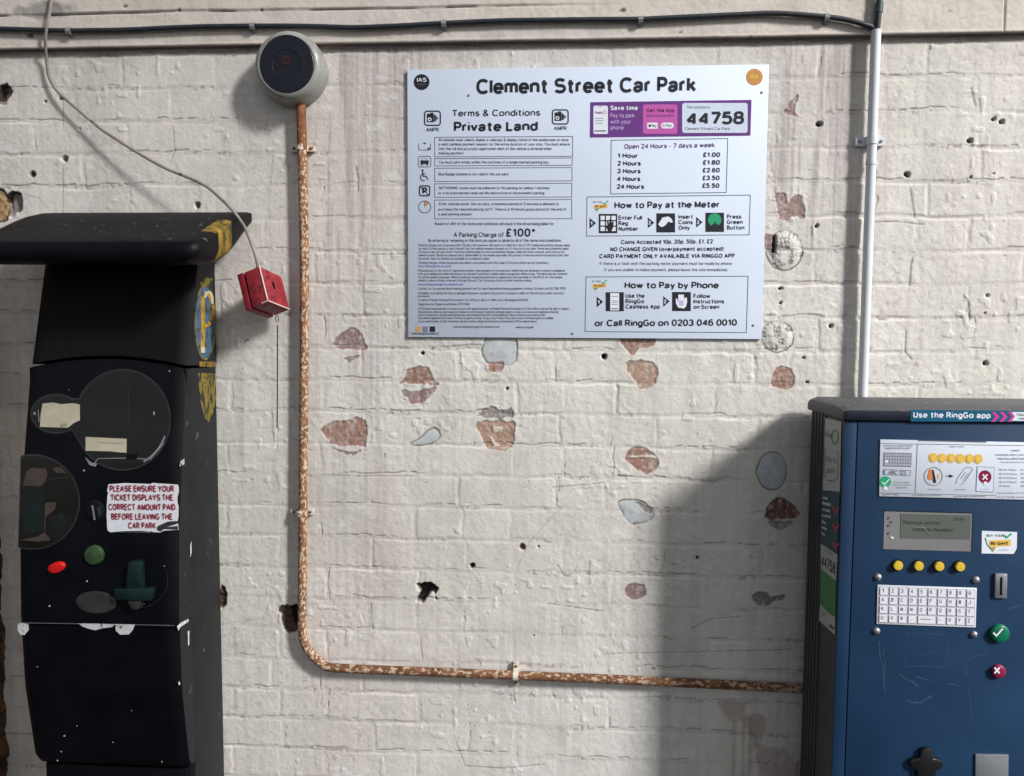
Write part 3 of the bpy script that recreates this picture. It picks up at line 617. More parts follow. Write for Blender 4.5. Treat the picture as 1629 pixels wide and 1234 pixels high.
def beam():
    st = .0024; xs = axis(-1.09, 1.47, st, -2.8, 3.2); P = .0135
    und = np.linspace(.0, P, 6)[:-1]; zs = axis(0, .165, st, 0, .62)
    sv = np.concatenate([und-P, zs]); x, s = np.meshgrid(xs, sv); x = x.astype(np.float32); s = s.astype(np.float32)
    up = np.maximum(s, 0)
    sag = (fbm(x, s*0+3, .5, s=3)-.5)*.003
    H = np.where(s < 0, P+s, P) + .006*0
    n = (fbm(x, up, .06, s=120)-.5)*.0022 + (vn(x, up, .008, s=121)-.5)*.0006
    H = H + n*np.where(s < 0, .3, 1) + .002*ss(.004, .0, np.abs(up-.0035))*(s > 0)
    C = np.zeros(x.shape+(3,), np.float32); C[...] = (.60, .555, .495)
    mixc(C, ss(.45, .75, fbm(x, up, .3, .1, s=122))*.5, (.60, .545, .515)); mixc(C, ss(.5, .72, fbm(x, up, .015, .12, s=222))*.22, (.42, .37, .34)); mixc(C, ss(.5, .8, fbm(x, up, .05, .03, s=123))*.35, (.46, .41, .37))
    mixc(C, ss(.010, .0, up)*.6*(.5+fbm(x, up, .05, s=124)), (.28, .24, .215)); mixc(C, (s < 0)*.85, (.14, .115, .105))  # lower lip and underside coloured dark to deepen the beam's shade
    zl = .075 + (fbm(x, up*0, .2, s=125)-.5)*.006       # the lip along the beam, left part
    left = 1-ss(.0, .55, x); ln = ss(.0022, .0005, np.abs(up-zl))*left*ss(.3, .5, vn(x, up, .06, s=126)); H -= ln*.003; mixc(C, ln*.7, (.15, .125, .12))
    H += ss(zl, zl+.004, up)*left*.003
    dz = np.hypot((x-U(80, 20)[0])/.07, (up-(U(80, 22)[2]-ZB))/.018); db = ss(1.2, .5, dz+(fbm(x, up, .02, s=127)-.5)*1.2); mixc(C, db*.55, (.13, .12, .12)); H -= db*.002
    for px in (1592,): 
        l = ss(.0022, .0006, np.abs(x-U(px, 30)[0]+(vn(x, up, .03, s=128)-.5)*.002)); H -= l*.003; mixc(C, l*.8, (.12, .10, .09))
    for px, py, r in ((55,60,.007),(205,15,.004),(290,21,.004),(990,20,.006),(1040,35,.004),(1080,55,.004),(1190,63,.003),(420,20,.003),(1313,34,.004)):
        q = U(px, py); d = np.hypot((x-q[0])/1.6, up-(q[2]-ZB))+(vn(x, up, .004, s=129)-.5)*.004; m = ss(r, r*.5, d); mixc(C, m*.85, (.07, .055, .05)); H -= m*.002
    sp = ss(.94, .98, vn(x, up, .008, s=130)); mixc(C, sp*.5, (.16, .14, .13))
    V = np.stack([x, -H, ZB+sag+up], -1).reshape(-1, 3)
    return tag(grid_obj('concrete_beam', V, len(xs), len(sv), np.clip(C, .005, .85).reshape(-1, 3), M['wall']), 'cream painted concrete beam running along the top of the brick wall', 'beam')
beam()
g = MB(); g.face([(-60, -60, 0), (60, -60, 0), (60, 60, 0), (-60, 60, 0)], 'ground'); go = g.build('ground'); go['kind'] = 'structure'
def pier():
    x0 = U(-5, 800)[0]; zt = U(4, 352)[2]; n = 60; b = MB(); rows = []; 
    ys = np.linspace(.004, -.24, 30); zs = np.linspace(0, zt, 190)
    Y, Z = np.meshgrid(ys, zs); Nz = (fbm(Y+5, Z, .05, s=300)-.5)*.020 + (vn(Y+5, Z, .012, s=301)-.5)*.006 - .006*ss(.006, .001, np.abs((Z % .075)-.037))
    Nz = Nz + .010*ss(-.02, .004, Y)*(vn(Y, Z, .05, s=302)-.3)
    g_ = [[(x0+Nz[i, j], Y[i, j], Z[i, j] - (.02*vn(Y[i, j:j+1], Z[i, j:j+1]*0, .04, s=303)[0] if i == len(zs)-1 else 0)) for j in range(len(ys))] for i in range(len(zs))]
    b.grid(g_, 'pierbrick'); L = x0-.24
    b.face([(L, .004, 0), (L, -.24, 0), (L, -.24, zt), (L, .004, zt)], 'pierbrick')
    b.face([(L, -.24, zt), (L, .004, zt)] + g_[-1], 'pierbrick'); b.face([r[-1] for r in g_] + [(L, -.24, zt), (L, -.24, 0)], 'pierbrick')
    tag(b.build('brick_pier', None, 60), 'rough unpainted brown brick pier at the far left edge', 'pier')
pier()
def unseen_blocker():
    # unseen tower added behind the viewer to block sunlight from the wall's left
    t = thing('light_blocker', 'plain grey block added unseen behind the viewer to shade the wall', 'light blocker', (13.9, -13, 0)); x0, x1 = 11.2, 16.85
    b = MB(); b.prism([(x0, -13, 0), (x1, -13, 0), (x1, -13, 21), (x0, -13, 21)], 'block', (0, -6, 0)); b.build('wall', t)
    for i in range(6):  # window panels only dress the added blocker
        for j in range(3):
            x = x0+.4+j*1.8; z = 1.2+i*3.1
            f = MB(); f.prism([(x, -12.98, z), (x+1.4, -12.98, z), (x+1.4, -12.98, z+1.5), (x, -12.98, z+1.5)], 'clip', (0, .06, 0)); w = f.build('window', t)
            g_ = MB(); g_.prism([(x+.07, -12.915, z+.07), (x+1.33, -12.915, z+.07), (x+1.33, -12.915, z+1.43), (x+.07, -12.915, z+1.43)], 'bellface', (0, .008, 0)); g_.build('pane', w)
unseen_blocker()

# ------------------------------------------------------------------ the car park sign
SD = .0068                                   # its face stands this far in front of the wall
SP = Plane(lambda x, y: U(x, y, SD), (1, 0, 0), (0, 0, 1), (0, -1, 0))
def sign():
    t = thing('information_sign', 'white car park sign with black heading, terms, tariff and purple banner', 'sign', (.4, 0, Z0-.6))
    b = MB(); b.prism([(0, -SD, Z0), (.8, -SD, Z0), (.8, -SD, Z0-.6), (0, -SD, Z0-.6)], 'sign', (0, .0042, 0)); b.build('board', t, bevel=.0006)
    T = lambda mb, s, xl, xr, y, cap, m='ink', w=.13, **k: text(mb, SP, s, xl, xr, y, cap, m, w, **k)
    h = MB(); T(h, 'Clement Street Car Park', 757.8, 1107.5, 149.8, 24.5, w=.212, y2=146.2, gap=.045, seg=28); h.build('heading_lettering', t, smooth=0)
    e = MB(); poly(e, SP, ell(670.7, 130.4, 12.6, 12.6), 'ink'); T(e, 'IAS', 663.5, 678.5, 130, 6.5, 'white', .16, lift=.0006); line(e, SP, [(664, 134), (678, 134)], .9, 'grey_ink', .0005); e.build('association_emblem', t, smooth=0)
    e = MB(); poly(e, SP, ell(1200, 122.3, 13.2, 13.2), 'orange'); poly(e, SP, ell(1200, 122.3, 11.4, 11.4), 'gold', .0004)
    line(e, SP, ell(1200, 122.3, 8.6, 8.6, 30), 1.0, 'orange', .0005, True); T(e, 'IPA', 1193.5, 1206.5, 125, 6, 'yellow_ink', .2, lift=.0006); e.build('trade_emblem', t, smooth=0)
    # ---- terms side
    m = MB(); T(m, 'Terms & Conditions', 719.2, 859.5, 185.2, 10.6, w=.165, y2=184, seg=20); T(m, 'Private Land', 722, 855.6, 209.4, 16, w=.212, y2=208, gap=.045, seg=24)
    for x0, y0 in ((674.5, 175.7), (877.8, 173.6)):
        line(m, SP, rrect(x0+1, y0+1, x0+26, y0+23.4, 4), 2.1, 'ink', closed=True)
        poly(m, SP, rect(x0+4.5, y0+5, x0+15.5, y0+18.5), 'ink', .00032); poly(m, SP, ell(x0+9, y0+14, 3.1, 3.1, 18), 'white', .0004); poly(m, SP, ell(x0+9, y0+14, 1.6, 1.6, 14), 'ink', .0005)
        poly(m, SP, [(x0+16, y0+6), (x0+19, y0+7.5), (x0+19, y0+16.5), (x0+16, y0+18)], 'ink'); poly(m, SP, [(x0+19.6, y0+8.6), (x0+23, y0+12), (x0+19.6, y0+15.6)], 'ink')
        poly(m, SP, rect(x0+10, y0+3.4, x0+15, y0+5.4), 'ink', .00038)
        T(m, 'ANPR', x0+3.4, x0+23.8, y0+33.4, 6.2, w=.16)
    bl = lambda mb, x0, y0, x1, y1, y0r=None, y1r=None: line(mb, SP, [(x0, y0), (x1, y0 if y0r is None else y0r), (x1, y1 if y1r is None else y1r), (x0, y1)], 1.0, 'line_ink', closed=True)
    for q in ((691.6, 218.2, 911, 249.2, 216.8, 248.3), (691.6, 252.2, 910.4, 263.6, 251, 262.6), (691.6, 267.4, 910, 288.4, 266.3, 287.4), (691.6, 292.2, 909.6, 313.6, 291.2, 313.2), (691.4, 318, 909.5, 347.9, 317.2, 347.6)): bl(m, *q)
    S = lambda s, xr, y, xl=697.5, c='grey_ink', cap=4.8, w=.17: T(m, s, xl, xr, y, cap, c, w, seg=9)
    S('All vehicles must clearly display a valid pay & display ticket in the windscreen or have', 904.6, 224.5); S('a valid cashless payment session for the entire duration of your stay. You must ensure', 906.5, 231.4)
    S('that the full and accurate registration mark of the vehicle is entered when', 877.6, 238.6); S('making payment.', 738.8, 245.6); S('You must park wholly within the confines of a single marked parking bay.', 874, 260)
    S('Blue Badge scheme is not valid in this car park.', 810, 279); S("'NO PARKING' zones must be adhered to. No parking on yellow / red lines", 874, 301); S('or in an area marked reserved. No obstructive or inconvenient parking', 866, 309)
    S('After vehicles enter the car park, a maximum period of 5 minutes is allowed to', 889, 326.4); S('purchase the required parking tariff. There is a 10 minute grace period at the end of', 901.3, 334.9); S('a paid parking session.', 751.4, 342.6)
    # pictograms
    line(m, SP, [(666, 228), (666, 237), (668, 238.5), (683, 238.5), (685, 237), (685, 228)], 1.1, 'grey_ink'); poly(m, SP, [(672, 227), (679, 227), (676, 229.5)], 'ink'); poly(m, SP, rect(680, 234.5, 685, 238), 'grey_ink', .0004)
    line(m, SP, rrect(665.5, 248.5, 685.5, 265.3, 3.5), 1.2, 'grey_ink', closed=True); poly(m, SP, rect(669, 255.5, 682, 260.5), 'ink'); poly(m, SP, [(671, 252), (680, 252), (682, 255.5), (669, 255.5)], 'ink', .00035); poly(m, SP, rect(670, 260, 673, 262.6), 'ink', .0004); poly(m, SP, rect(678, 260, 681, 262.6), 'ink', .0004)
    poly(m, SP, rect(670.6, 253, 680.4, 254.8), 'sign', .0005)
    poly(m, SP, ell(672.3, 271, 1.8, 1.8, 12), 'ink'); line(m, SP, [(672.3, 273), (672.8, 280), (678, 280), (681, 286)], 1.7, 'ink', .00035); line(m, SP, ell(674, 282, 5.2, 5.2, 18, 70, 280), 1.5, 'ink', .0004); line(m, SP, [(672.6, 276), (677, 276)], 1.2, 'ink', .00045)
    line(m, SP, rrect(667.3, 295.5, 683.6, 311.2, 3), 2, 'ink', closed=True); T(m, 'P', 671.8, 679.8, 309, 11, w=.24, lift=.0004); line(m, SP, [(669, 297), (682, 310)], 1.2, 'ink', .0006)
    line(m, SP, ell(675.6, 329, 9.6, 9.6, 32), 1.4, 'grey_ink', closed=True); poly(m, SP, [(675.6, 329)]+ell(675.6, 329, 8.8, 8.8, 8, -90, -48), 'orange', .0004); line(m, SP, [(675.6, 320.5), (675.6, 329), (681, 323)], .9, 'grey_ink', .0005)
    S('Breach of ANY of the terms and conditions will result in the driver being liable for', 881, 358.2, 691.8, cap=5.2); T(m, 'A Parking Charge of', 722, 801.5, 376.8, 7.6, w=.16); T(m, '£100*', 804.4, 852, 376.3, 13.2, w=.19, gap=.1)
    S('By entering or remaining on this land you agree to abide by all of the terms and conditions.', 893.3, 384.6, 681.3, cap=5)
    P = lambda s, xr, y, c='grey_ink', xl=665.6: T(m, s, xl, xr, y, 4.0, c, .15, seg=7)
    P('Parking charges are to be paid within 28 days. Non payment will result in a collection fee of £70. Additional parking charges apply', 907, 391.6); P('for each 24 hour period, or part thereof that the vehicle remains in breach, or if it returns at any time. Terms and conditions apply', 904.5, 397)
    P('24 hours a day, all year round. The driver shall be liable for any outstanding charges, collection fees, interest, and costs on an', 898, 402.3); P('indemnity basis. Should any relevant party remain liable for any monies due under this contract to be recovered from anyone other than', 905, 407.6); P('the driver, they too shall be accountable on an indemnity basis.', 779, 413)
    P('*Parking charges will be issued and cancelled in accordance with the Code of Practice which can be found here:', 872.8, 419.6); P('https://theias.org/code-of-practice', 718, 424.9, 'blue_ink')
    P('Personal data in the form of registration number, photographs of you and your vehicle may be obtained to ensure compliance', 899, 432); P('with your obligations when entering or on the land. Automatic number plate recognition will be in use. This data may be retained', 902, 437.2)
    P('for enforcement purposes. Where a parking charge becomes due an application may be made to the DVLA for the keeper', 895, 442.5); P('details to allow notices to be sent through the post. Our full privacy notice can be found by visiting', 845.4, 447.7); P('www.premierparkingenforcements.com', 737, 453.9, 'blue_ink', 664.5)
    P('Contact us: for queries about making payment and for reporting malfunctioning equipment contact 24 hours on 0121 296 7878', 899.5, 460.6); P('No liability is accepted for loss or damage howsoever caused to any person or property whilst on the site save under statutory', 897.5, 467.9); P('provisions.', 684, 472.5, 'grey_ink', 664.5)
    P('Creditor: Premier Parking Enforcement Ltd, Office 3, Block A, Wild Court, Birmingham B18 6DA', 840.6, 478.8); P('Registered in England and Wales 10770368', 746.7, 485.4)
    P('A PCN will be issued manually or by post to you or the registered keeper via Premier Parking Enforcement Ltd. The creditor reserves the right to request', 905, 492.6); P('Personal data collected, processed and retained for enforcement, analytical and legal reasons to allow us to pursue our legitimate interests.', 889.4, 497.8)
    P('Data is treated with carefully selected partners and retained in line with current legislation. Data is retained in accordance with', 866.8, 502.6); P('the relevant legislation and Code of Practice, property is study. A copy of our Privacy Policy and current notification policy is available', 880.5, 507.5); P('on our website below, further information can be found by visiting the Information Commissioners Office website above.', 854.5, 512.7)
    P('www.premierparkingenforcements.com', 794.7, 521.4, 'grey_ink', 721); P('www.ico.org.uk', 849, 522, 'maroon', 820.6); P('Premier Parking Enforcement Ltd', 697.7, 532.2, 'ink', 655)
    for x0, c in ((660.4, 'tan_ink'), (672, 'mauve_ink'), (683.6, 'ink')): poly(m, SP, rect(x0, 519, x0+8.7, 527.8), c)
    m.build('terms_lettering', t, smooth=0)
    # ---- phone banner
    b = MB(); poly(b, SP, [(939, 162.4), (1195.5, 158.6), (1193.8, 215.6), (938.2, 218.6)], 'purple'); L1 = .0005; L2 = .0007
    poly(b, SP, rrect(944, 168, 967, 213, 2.5), 'white', L1); T(b, 'RingGo', 946.5, 958, 180.6, 3.6, 'purple_text', .2, lift=L2); line(b, SP, ell(961.5, 178.5, 2.6, 2.6, 14), .9, 'pink', L2, True)
    for y in (188, 192, 196.5): line(b, SP, [(947, y), (960-(y == 196.5)*2, y)], .8, 'grey_ink', L2)
    line(b, SP, [(945.5, 208.3), (964, 208)], 1.6, 'ink', L2); line(b, SP, [(952, 169.5), (958, 169.5)], .8, 'pink', L2)
    T(b, 'Save time', 971, 1014.5, 175.2, 7.6, 'white', .2, lift=L1, gap=.1); T(b, 'Pay to park', 971, 1009.4, 186.8, 6.8, 'lilac', .13, lift=L1); T(b, 'with your', 971, 1003.6, 196.6, 6.8, 'lilac', .13, lift=L1); T(b, 'phone', 971, 992.3, 206, 6.8, 'lilac', .13, lift=L1)
    poly(b, SP, rrect(1022.8, 166, 1077.6, 212.8, 3.5), 'pink', L1); T(b, 'Get the App', 1028.8, 1072.8, 178.6, 6.6, 'maroon', .2, lift=L2, gap=.1); T(b, 'secure payment', 1028.8, 1072.3, 185.8, 5, 'purple', .13, lift=L2)
    poly(b, SP, rrect(1029.4, 195, 1046.2, 204.8, 1.5), 'white', L2); poly(b, SP, rrect(1051.4, 194.8, 1071.8, 204.2, 4.4), 'white', L2); poly(b, SP, ell(1033.5, 200, 1.9, 2.2, 12), 'ink', .0009); T(b, 'Pay', 1036.5, 1044.2, 202, 4.4, 'ink', .18, lift=.0009); T(b, 'G Pay', 1054, 1068.6, 201.6, 4.4, 'grey_ink', .15, lift=.0009)
    poly(b, SP, rrect(1085.2, 163.6, 1189.2, 211.2, 4), 'sign', L1); T(b, 'This location is', 1091.8, 1129, 172.6, 4.8, 'grey_ink', .12, lift=L2); T(b, '44758', 1091, 1183.6, 199.3, 21, 'ink', .215, lift=L2, y2=197.6, gap=.03, seg=26); T(b, 'Clement Street Car Park', 1089.5, 1161.2, 206.8, 4.8, 'grey_ink', .13, lift=L2)
    b.build('phone_banner', t, smooth=0)
    # ---- tariff
    m = MB(); line(m, SP, [(972.4, 222.8), (1157.8, 220.2), (1155.2, 306), (971.4, 308.2)], 1.1, 'line_ink', closed=True); T(m, 'Open 24 Hours - 7 days a week', 993, 1137, 236.6, 7.6, 'purple_text', .175, y2=234)
    for i, (a, c, xr) in enumerate((('1 Hour', '£1.00', 1015), ('2 Hours', '£1.80', 1019.5), ('3 Hours', '£2.60', 1019.2), ('4 Hours', '£3.50', 1018.6), ('24 Hours', '£5.50', 1024.7))):
        y = 251+i*12.3; T(m, a, 982.4-i*.3, xr, y, 7.6, 'ink', .215, gap=.07); T(m, c, 1118-i*.3, 1145.6-i*.3, y-1.4, 7.6, 'ink', .215, gap=.07)
    m.build('tariff_lettering', t, smooth=0)
    # ---- how to pay
    k = 5.035; Q = lambda x, y: (920+x/k, 300+y/k); QR = lambda x0, y0, x1, y1: [Q(x0, y0), Q(x1, y0), Q(x1, y1), Q(x0, y1)]
    def logo(mb, x, y):
        poly(mb, SP, [Q(x+5, y+35), Q(x+118, y+28), Q(x+116, y+58), Q(x+8, y+66)], 'yellow_ink'); poly(mb, SP, [Q(x+10, y+62), Q(x+58, y+60), Q(x+32, y+85)], 'tan_ink', .0004)
        poly(mb, SP, [Q(x+18, y+66), Q(x+40, y+65), Q(x+30, y+84)], 'green_ink', .0005); line(mb, SP, [Q(x+80, y+20), Q(x+92, y+30), Q(x+120, y)], 1.7, 'green_ink', .0006)
        text(mb, SP, 'RI GHT', *[Q(x+20, 0)[0], Q(x+108, 0)[0]], Q(0, y+56)[1], 3.6, 'maroon', .2, 8, .0006); text(mb, SP, 'BUY YOUR', Q(x+2, 0)[0], Q(x+72, 0)[0], Q(0, y+18)[1], 2.6, 'grey_ink', .14, 6)
    def arrow(mb, x, y, n):
        poly(mb, SP, [Q(x, y), Q(x+52, y+42), Q(x, y+86)], 'ink'); text(mb, SP, n, Q(x+4, 0)[0], Q(x+24, 0)[0], Q(0, y+58)[1], 6, 'white', .2, 10, .0006)
    def hand(mb, pts, c): poly(mb, SP, [Q(*p) for p in pts], c, .0008)
    m = MB(); line(m, SP, [Q(70, 66), Q(1378, 51), Q(1368, 369), Q(66, 379)], 1.1, 'line_ink', closed=True); logo(m, 118, 95)
    T(m, 'How to Pay at the Meter', 977.4, 1145, 331.4, 10.6, w=.20, y2=330, gap=.055, seg=20)
    arrow(m, 90, 234, '1'); arrow(m, 557, 230, '2'); arrow(m, 944, 226, '3')
    poly(m, SP, QR(164, 202, 312, 356), 'ink', .0003)
    for i in range(3):
        for j in range(3): poly(m, SP, QR(178+i*44, 217+j*44, 212+i*44, 251+j*44), 'white', .0005)
    hand(m, [(230,262),(240,258),(246,285),(252,240),(262,240),(262,282),(275,262),(284,268),(276,320),(262,342),(240,340),(216,300),(222,292),(234,302)], 'ink')
    poly(m, SP, QR(625, 197, 775, 350), 'ink', .0003); hand(m, [(640,285),(672,232),(720,222),(745,240),(758,268),(740,272),(722,262),(700,290),(676,306),(655,304)], 'white')
    poly(m, SP, QR(1018, 192, 1167, 346), 'ink', .0003); poly(m, SP, [Q(*p) for p in ell(1092, 250, 53, 53, 32)], 'green_ink', .0005); hand(m, [(1062,320),(1075,282),(1088,285),(1092,262),(1100,262),(1102,285),(1118,282),(1122,320)], 'ink')
    for x, rows, ys in ((322, (('Enter Full', 510), ('Reg', 398), ('Number', 480)), (249, 293, 337)), (802, (('Insert', 918), ('Coins', 918), ('Only', 893)), (241, 285, 329)), (1190, (('Press', 1306), ('Green', 1316), ('Button', 1330)), (240, 283, 328))):
        for (s_, xr), y in zip(rows, ys): T(m, s_, Q(x, 0)[0], Q(xr, 0)[0], Q(0, y)[1], 6.9, 'ink', .19)
    T(m, 'Coins Accepted 10p, 20p, 50p, £1, £2', 988, 1134, 388.2, 6.8, 'ink', .20, y2=387); T(m, 'NO CHANGE GIVEN (overpayment accepted)', 971, 1151, 399.8, 6.8, 'ink', .20, y2=398.6); T(m, 'CARD PAYMENT ONLY AVAILABLE VIA RINGGO APP', 953.4, 1168.7, 410.8, 6.8, 'ink', .205, y2=410)
    T(m, 'If there is a fault with the parking meter payment must be made by phone.', 954.2, 1165.3, 421.3, 5, 'grey_ink', .13, seg=10); T(m, 'If you are unable to make payment, please leave the site immediately.', 961.7, 1158.3, 431.2, 5, 'grey_ink', .13, seg=10)
    m.build('meter_instructions', t, smooth=0)
    m = MB(); line(m, SP, [Q(62, 706), Q(1360, 701), Q(1346, 1152), Q(54, 1144)], 1.1, 'line_ink', closed=True); logo(m, 108, 730); T(m, 'How to Pay by Phone', 993.5, 1143.4, 458.6, 10.6, w=.20, gap=.055, seg=20)
    arrow(m, 147, 864, '1'); arrow(m, 680, 860, '2'); poly(m, SP, QR(219, 829, 364, 981), 'ink', .0003); poly(m, SP, QR(256, 836, 327, 974), 'white', .0005)
    for y in (862, 898, 912, 926): line(m, SP, [Q(266, y), Q(316, y)], .8, 'grey_ink', .0007)
    line(m, SP, [Q(264, 960), Q(318, 960)], 1.2, 'ink', .0007)
    poly(m, SP, QR(751, 827, 901, 980), 'ink', .0003); hand(m, [(780,880),(792,880),(800,912),(800,848),(846,848),(846,880),(868,868),(872,905),(862,945),(845,960),(800,952),(782,920)], 'white'); poly(m, SP, QR(806, 896, 842, 934), 'lilac', .0010)
    for x, rows, ys in ((378, (('Use the', 530), ('RingGo', 528), ('Cashless App', 653)), (874, 918, 961)), (922, (('Follow', 1056), ('Instructions', 1168), ('on Screen', 1128)), (876, 919, 963))):
        for (s_, xr), y in zip(rows, ys): T(m, s_, Q(x, 0)[0], Q(xr, 0)[0], Q(0, y)[1], 6.9, 'ink', .19)
    T(m, 'or Call RingGo on 0203 046 0010', 946, 1172.3, 519, 10.6, 'ink', .20, y2=518, gap=.055, seg=20); m.build('phone_instructions', t, smooth=0)
    for px, py in ((745.6, 151.5), (1211.7, 147), (1198, 517.5), (910.5, 530.4)):
        q = U(px, py, SD); s = MB(); s.lathe(q, [(.0028, 0), (.0028, .0006), (.0018, .0014), (.0004, .0015)], 'screw', n=14); s.build('screw', t)
sign()

# ------------------------------------------------------------------ bell, conduits, cables
def bell():
    d0 = .006; c = U(467.5, 114, d0); fd = .052
    cf = U(457.5, 103, d0+fd); t = thing('alarm_bell', 'round grey alarm bell with dark blue face above the rusty conduit', 'bell', (c[0], 0, c[2]-.08))
    c = np.array([(c[0]+cf[0])/2, -d0, (c[2]+cf[2])/2])
    r = .0775
    b = MB(); b.lathe(c, [(.06, -.012), (r*.99, -.006), (r, .004), (r*1.0, .026), (r*.985, .037), (r*.95, .046), (r*.88, .052), (r*.81, .0535), (r*.795, .050)], 'bell', n=72); b.build('gong', t, smooth=50)
    b = MB(); b.lathe(c, [(r*.795, .046), (r*.795, .0515), (r*.77, .0530), (r*.55, .0536), (r*.42, .0540), (r*.41, .0530), (r*.25, .0528), (.001, .0528)], 'bellface', n=72); b.build('face_disc', t, smooth=20)
    b = MB(); w = .0098; y = -d0-.0532; ce = U(456, 95.5, .060); 
    for x0, z0, x1, z1 in ((-w, -w*.9, w, -w*.45), (-w*.8, -w*.3, -w*.35, w*.9), (-w*.35, w*.45, w*.6, w*.9), (w*.2, -w*.3, w*.65, w*.3)):
        b.prism([(ce[0]+x0, y-.0008, ce[2]+z0), (ce[0]+x1, y-.0008, ce[2]+z0), (ce[0]+x1, y-.0008, ce[2]+z1), (ce[0]+x0, y-.0008, ce[2]+z1)], 'bellred', (0, .0006, 0))
    b.build('face_emblem', t, smooth=0)
bell()

def saddle(t, p, vert=True, mt='saddle', rp=.010, lug=.027, hw=.0065, d=.0185):
    """a pipe saddle: strap over the pipe with two screwed feet"""
    b = MB(); ax = Vector((1, 0, 0)) if vert else Vector((0, 0, 1)); al = Vector((0, 0, 1)) if vert else Vector((1, 0, 0)); p = Vector((p[0], 0, p[2]))
    prof = [(-lug, .0105), (-lug*.9, .0105)] + [(-rp*1.25, .0105)] + [((rp+.0016)*math.cos(R(a)), d+(rp+.0016)*math.sin(R(a))) for a in range(200, -21, -20)] + [(rp*1.25, .0105), (lug*.9, .0105), (lug, .0105)]
    rows = []
    for s in (-1, 1): rows.append([p + ax*u + al*(s*hw*(.62 if abs(u) > lug*.95 else 1)) - Vector((0, v, 0)) for u, v in prof])
    b.grid(rows, mt); bk = [[q + Vector((0, .0012, 0)) for q in r] for r in rows]; b.grid(bk, mt)
    for r0, r1 in ((rows[0], bk[0]), (rows[1], bk[1])): b.grid([r0, r1], mt)
    for k in (0, -1): b.face([rows[0][k], rows[1][k], bk[1][k], bk[0][k]], mt)
    # spacer plate on the wall
    b.prism([p+ax*u+al*v-Vector((0, .0095, 0)) for u, v in ((-lug, -hw), (lug, -hw), (lug, hw), (-lug, hw))], mt, (0, .008, 0))
    o = b.build('saddle_clip', t, smooth=40)
    for s in (-1, 1):
        q = p + ax*(s*lug*.72) - Vector((0, .0118, 0)); c = MB(); c.lathe(q, [(.0034, 0), (.0034, .0008), (.0022, .002), (.0004, .0022)], 'rust_bare' if mt == 'saddle' else 'screw', n=14); c.build('screw', o)
def pipe():
    D = .0185
    pts = [(477.5, 150), (479.5, 190), (481, 250), (484, 400), (484, 520), (483, 680), (482, 820), (480.7, 968), (480.5, 996), (484.5, 1022), (496, 1041), (512, 1055), (531.5, 1062), (640, 1066.8), (820, 1074), (959, 1079.7), (1130, 1088), (1290, 1095.5), (1420, 1101)]
    P = [U(x, y, D) for x, y in pts]; c = sm(P, 8)
    t = thing('rusty_conduit', 'rusty steel conduit pipe bent from below the bell along to the blue meter', 'conduit', (P[12][0], 0, P[-1][2]-.02))
    zt = U(480, 238, D)[2]; zl = U(530, 1058, D)[2]
    up = [p for p in c if p[2] > zt]; mid = [p for p in c if p[2] <= zt and p[2] > zl]; low = [p for p in c if p[2] <= zl]
    b = MB(); b.tube([mid[-1]] + low, .0102, 'rust_low', 16); b.build('bottom_run', t, 60)
    b = MB(); b.tube([up[-1]] + mid, .0102, 'rust', 16); b.build('riser', t, 60)
    b = MB(); b.tube(up + [mid[0]], .0107, 'rust_bare', 16); b.build('top_stub', t, 60)
    saddle(t, U(481.5, 236, .01)); saddle(t, U(480.5, 814, .01)); saddle(t, U(821, 1072, .01), False)
pipe()
def whitepipe():
    D = .0195; a = U(1393.5, 48, D); z = U(1372, 640, D); b_ = np.array([z[0], z[1], .4]); a = np.array([(a[0]+z[0])/2, a[1], a[2]]); b_[0] = a[0]
    t = thing('white_conduit', 'straight white conduit pipe dropping from the beam behind the blue meter', 'conduit', (a[0], 0, .4))
    b = MB(); b.tube([a, (a+b_)/2, b_], .0102, 'whitepvc', 20); b.build('pipe', t, 60)
    q = U(1382, 259, D); c = MB(); c.tube([(a[0], -D, q[2]-.004), (a[0], -D, q[2]+.004)], .0116, 'whitepvc', 20); c.build('coupler', t, 60)
    saddle(t, np.array([a[0], 0, U(1384, 223, .02)[2]]), True, 'whitepvc', .0104, .031, .009, D)
whitepipe()
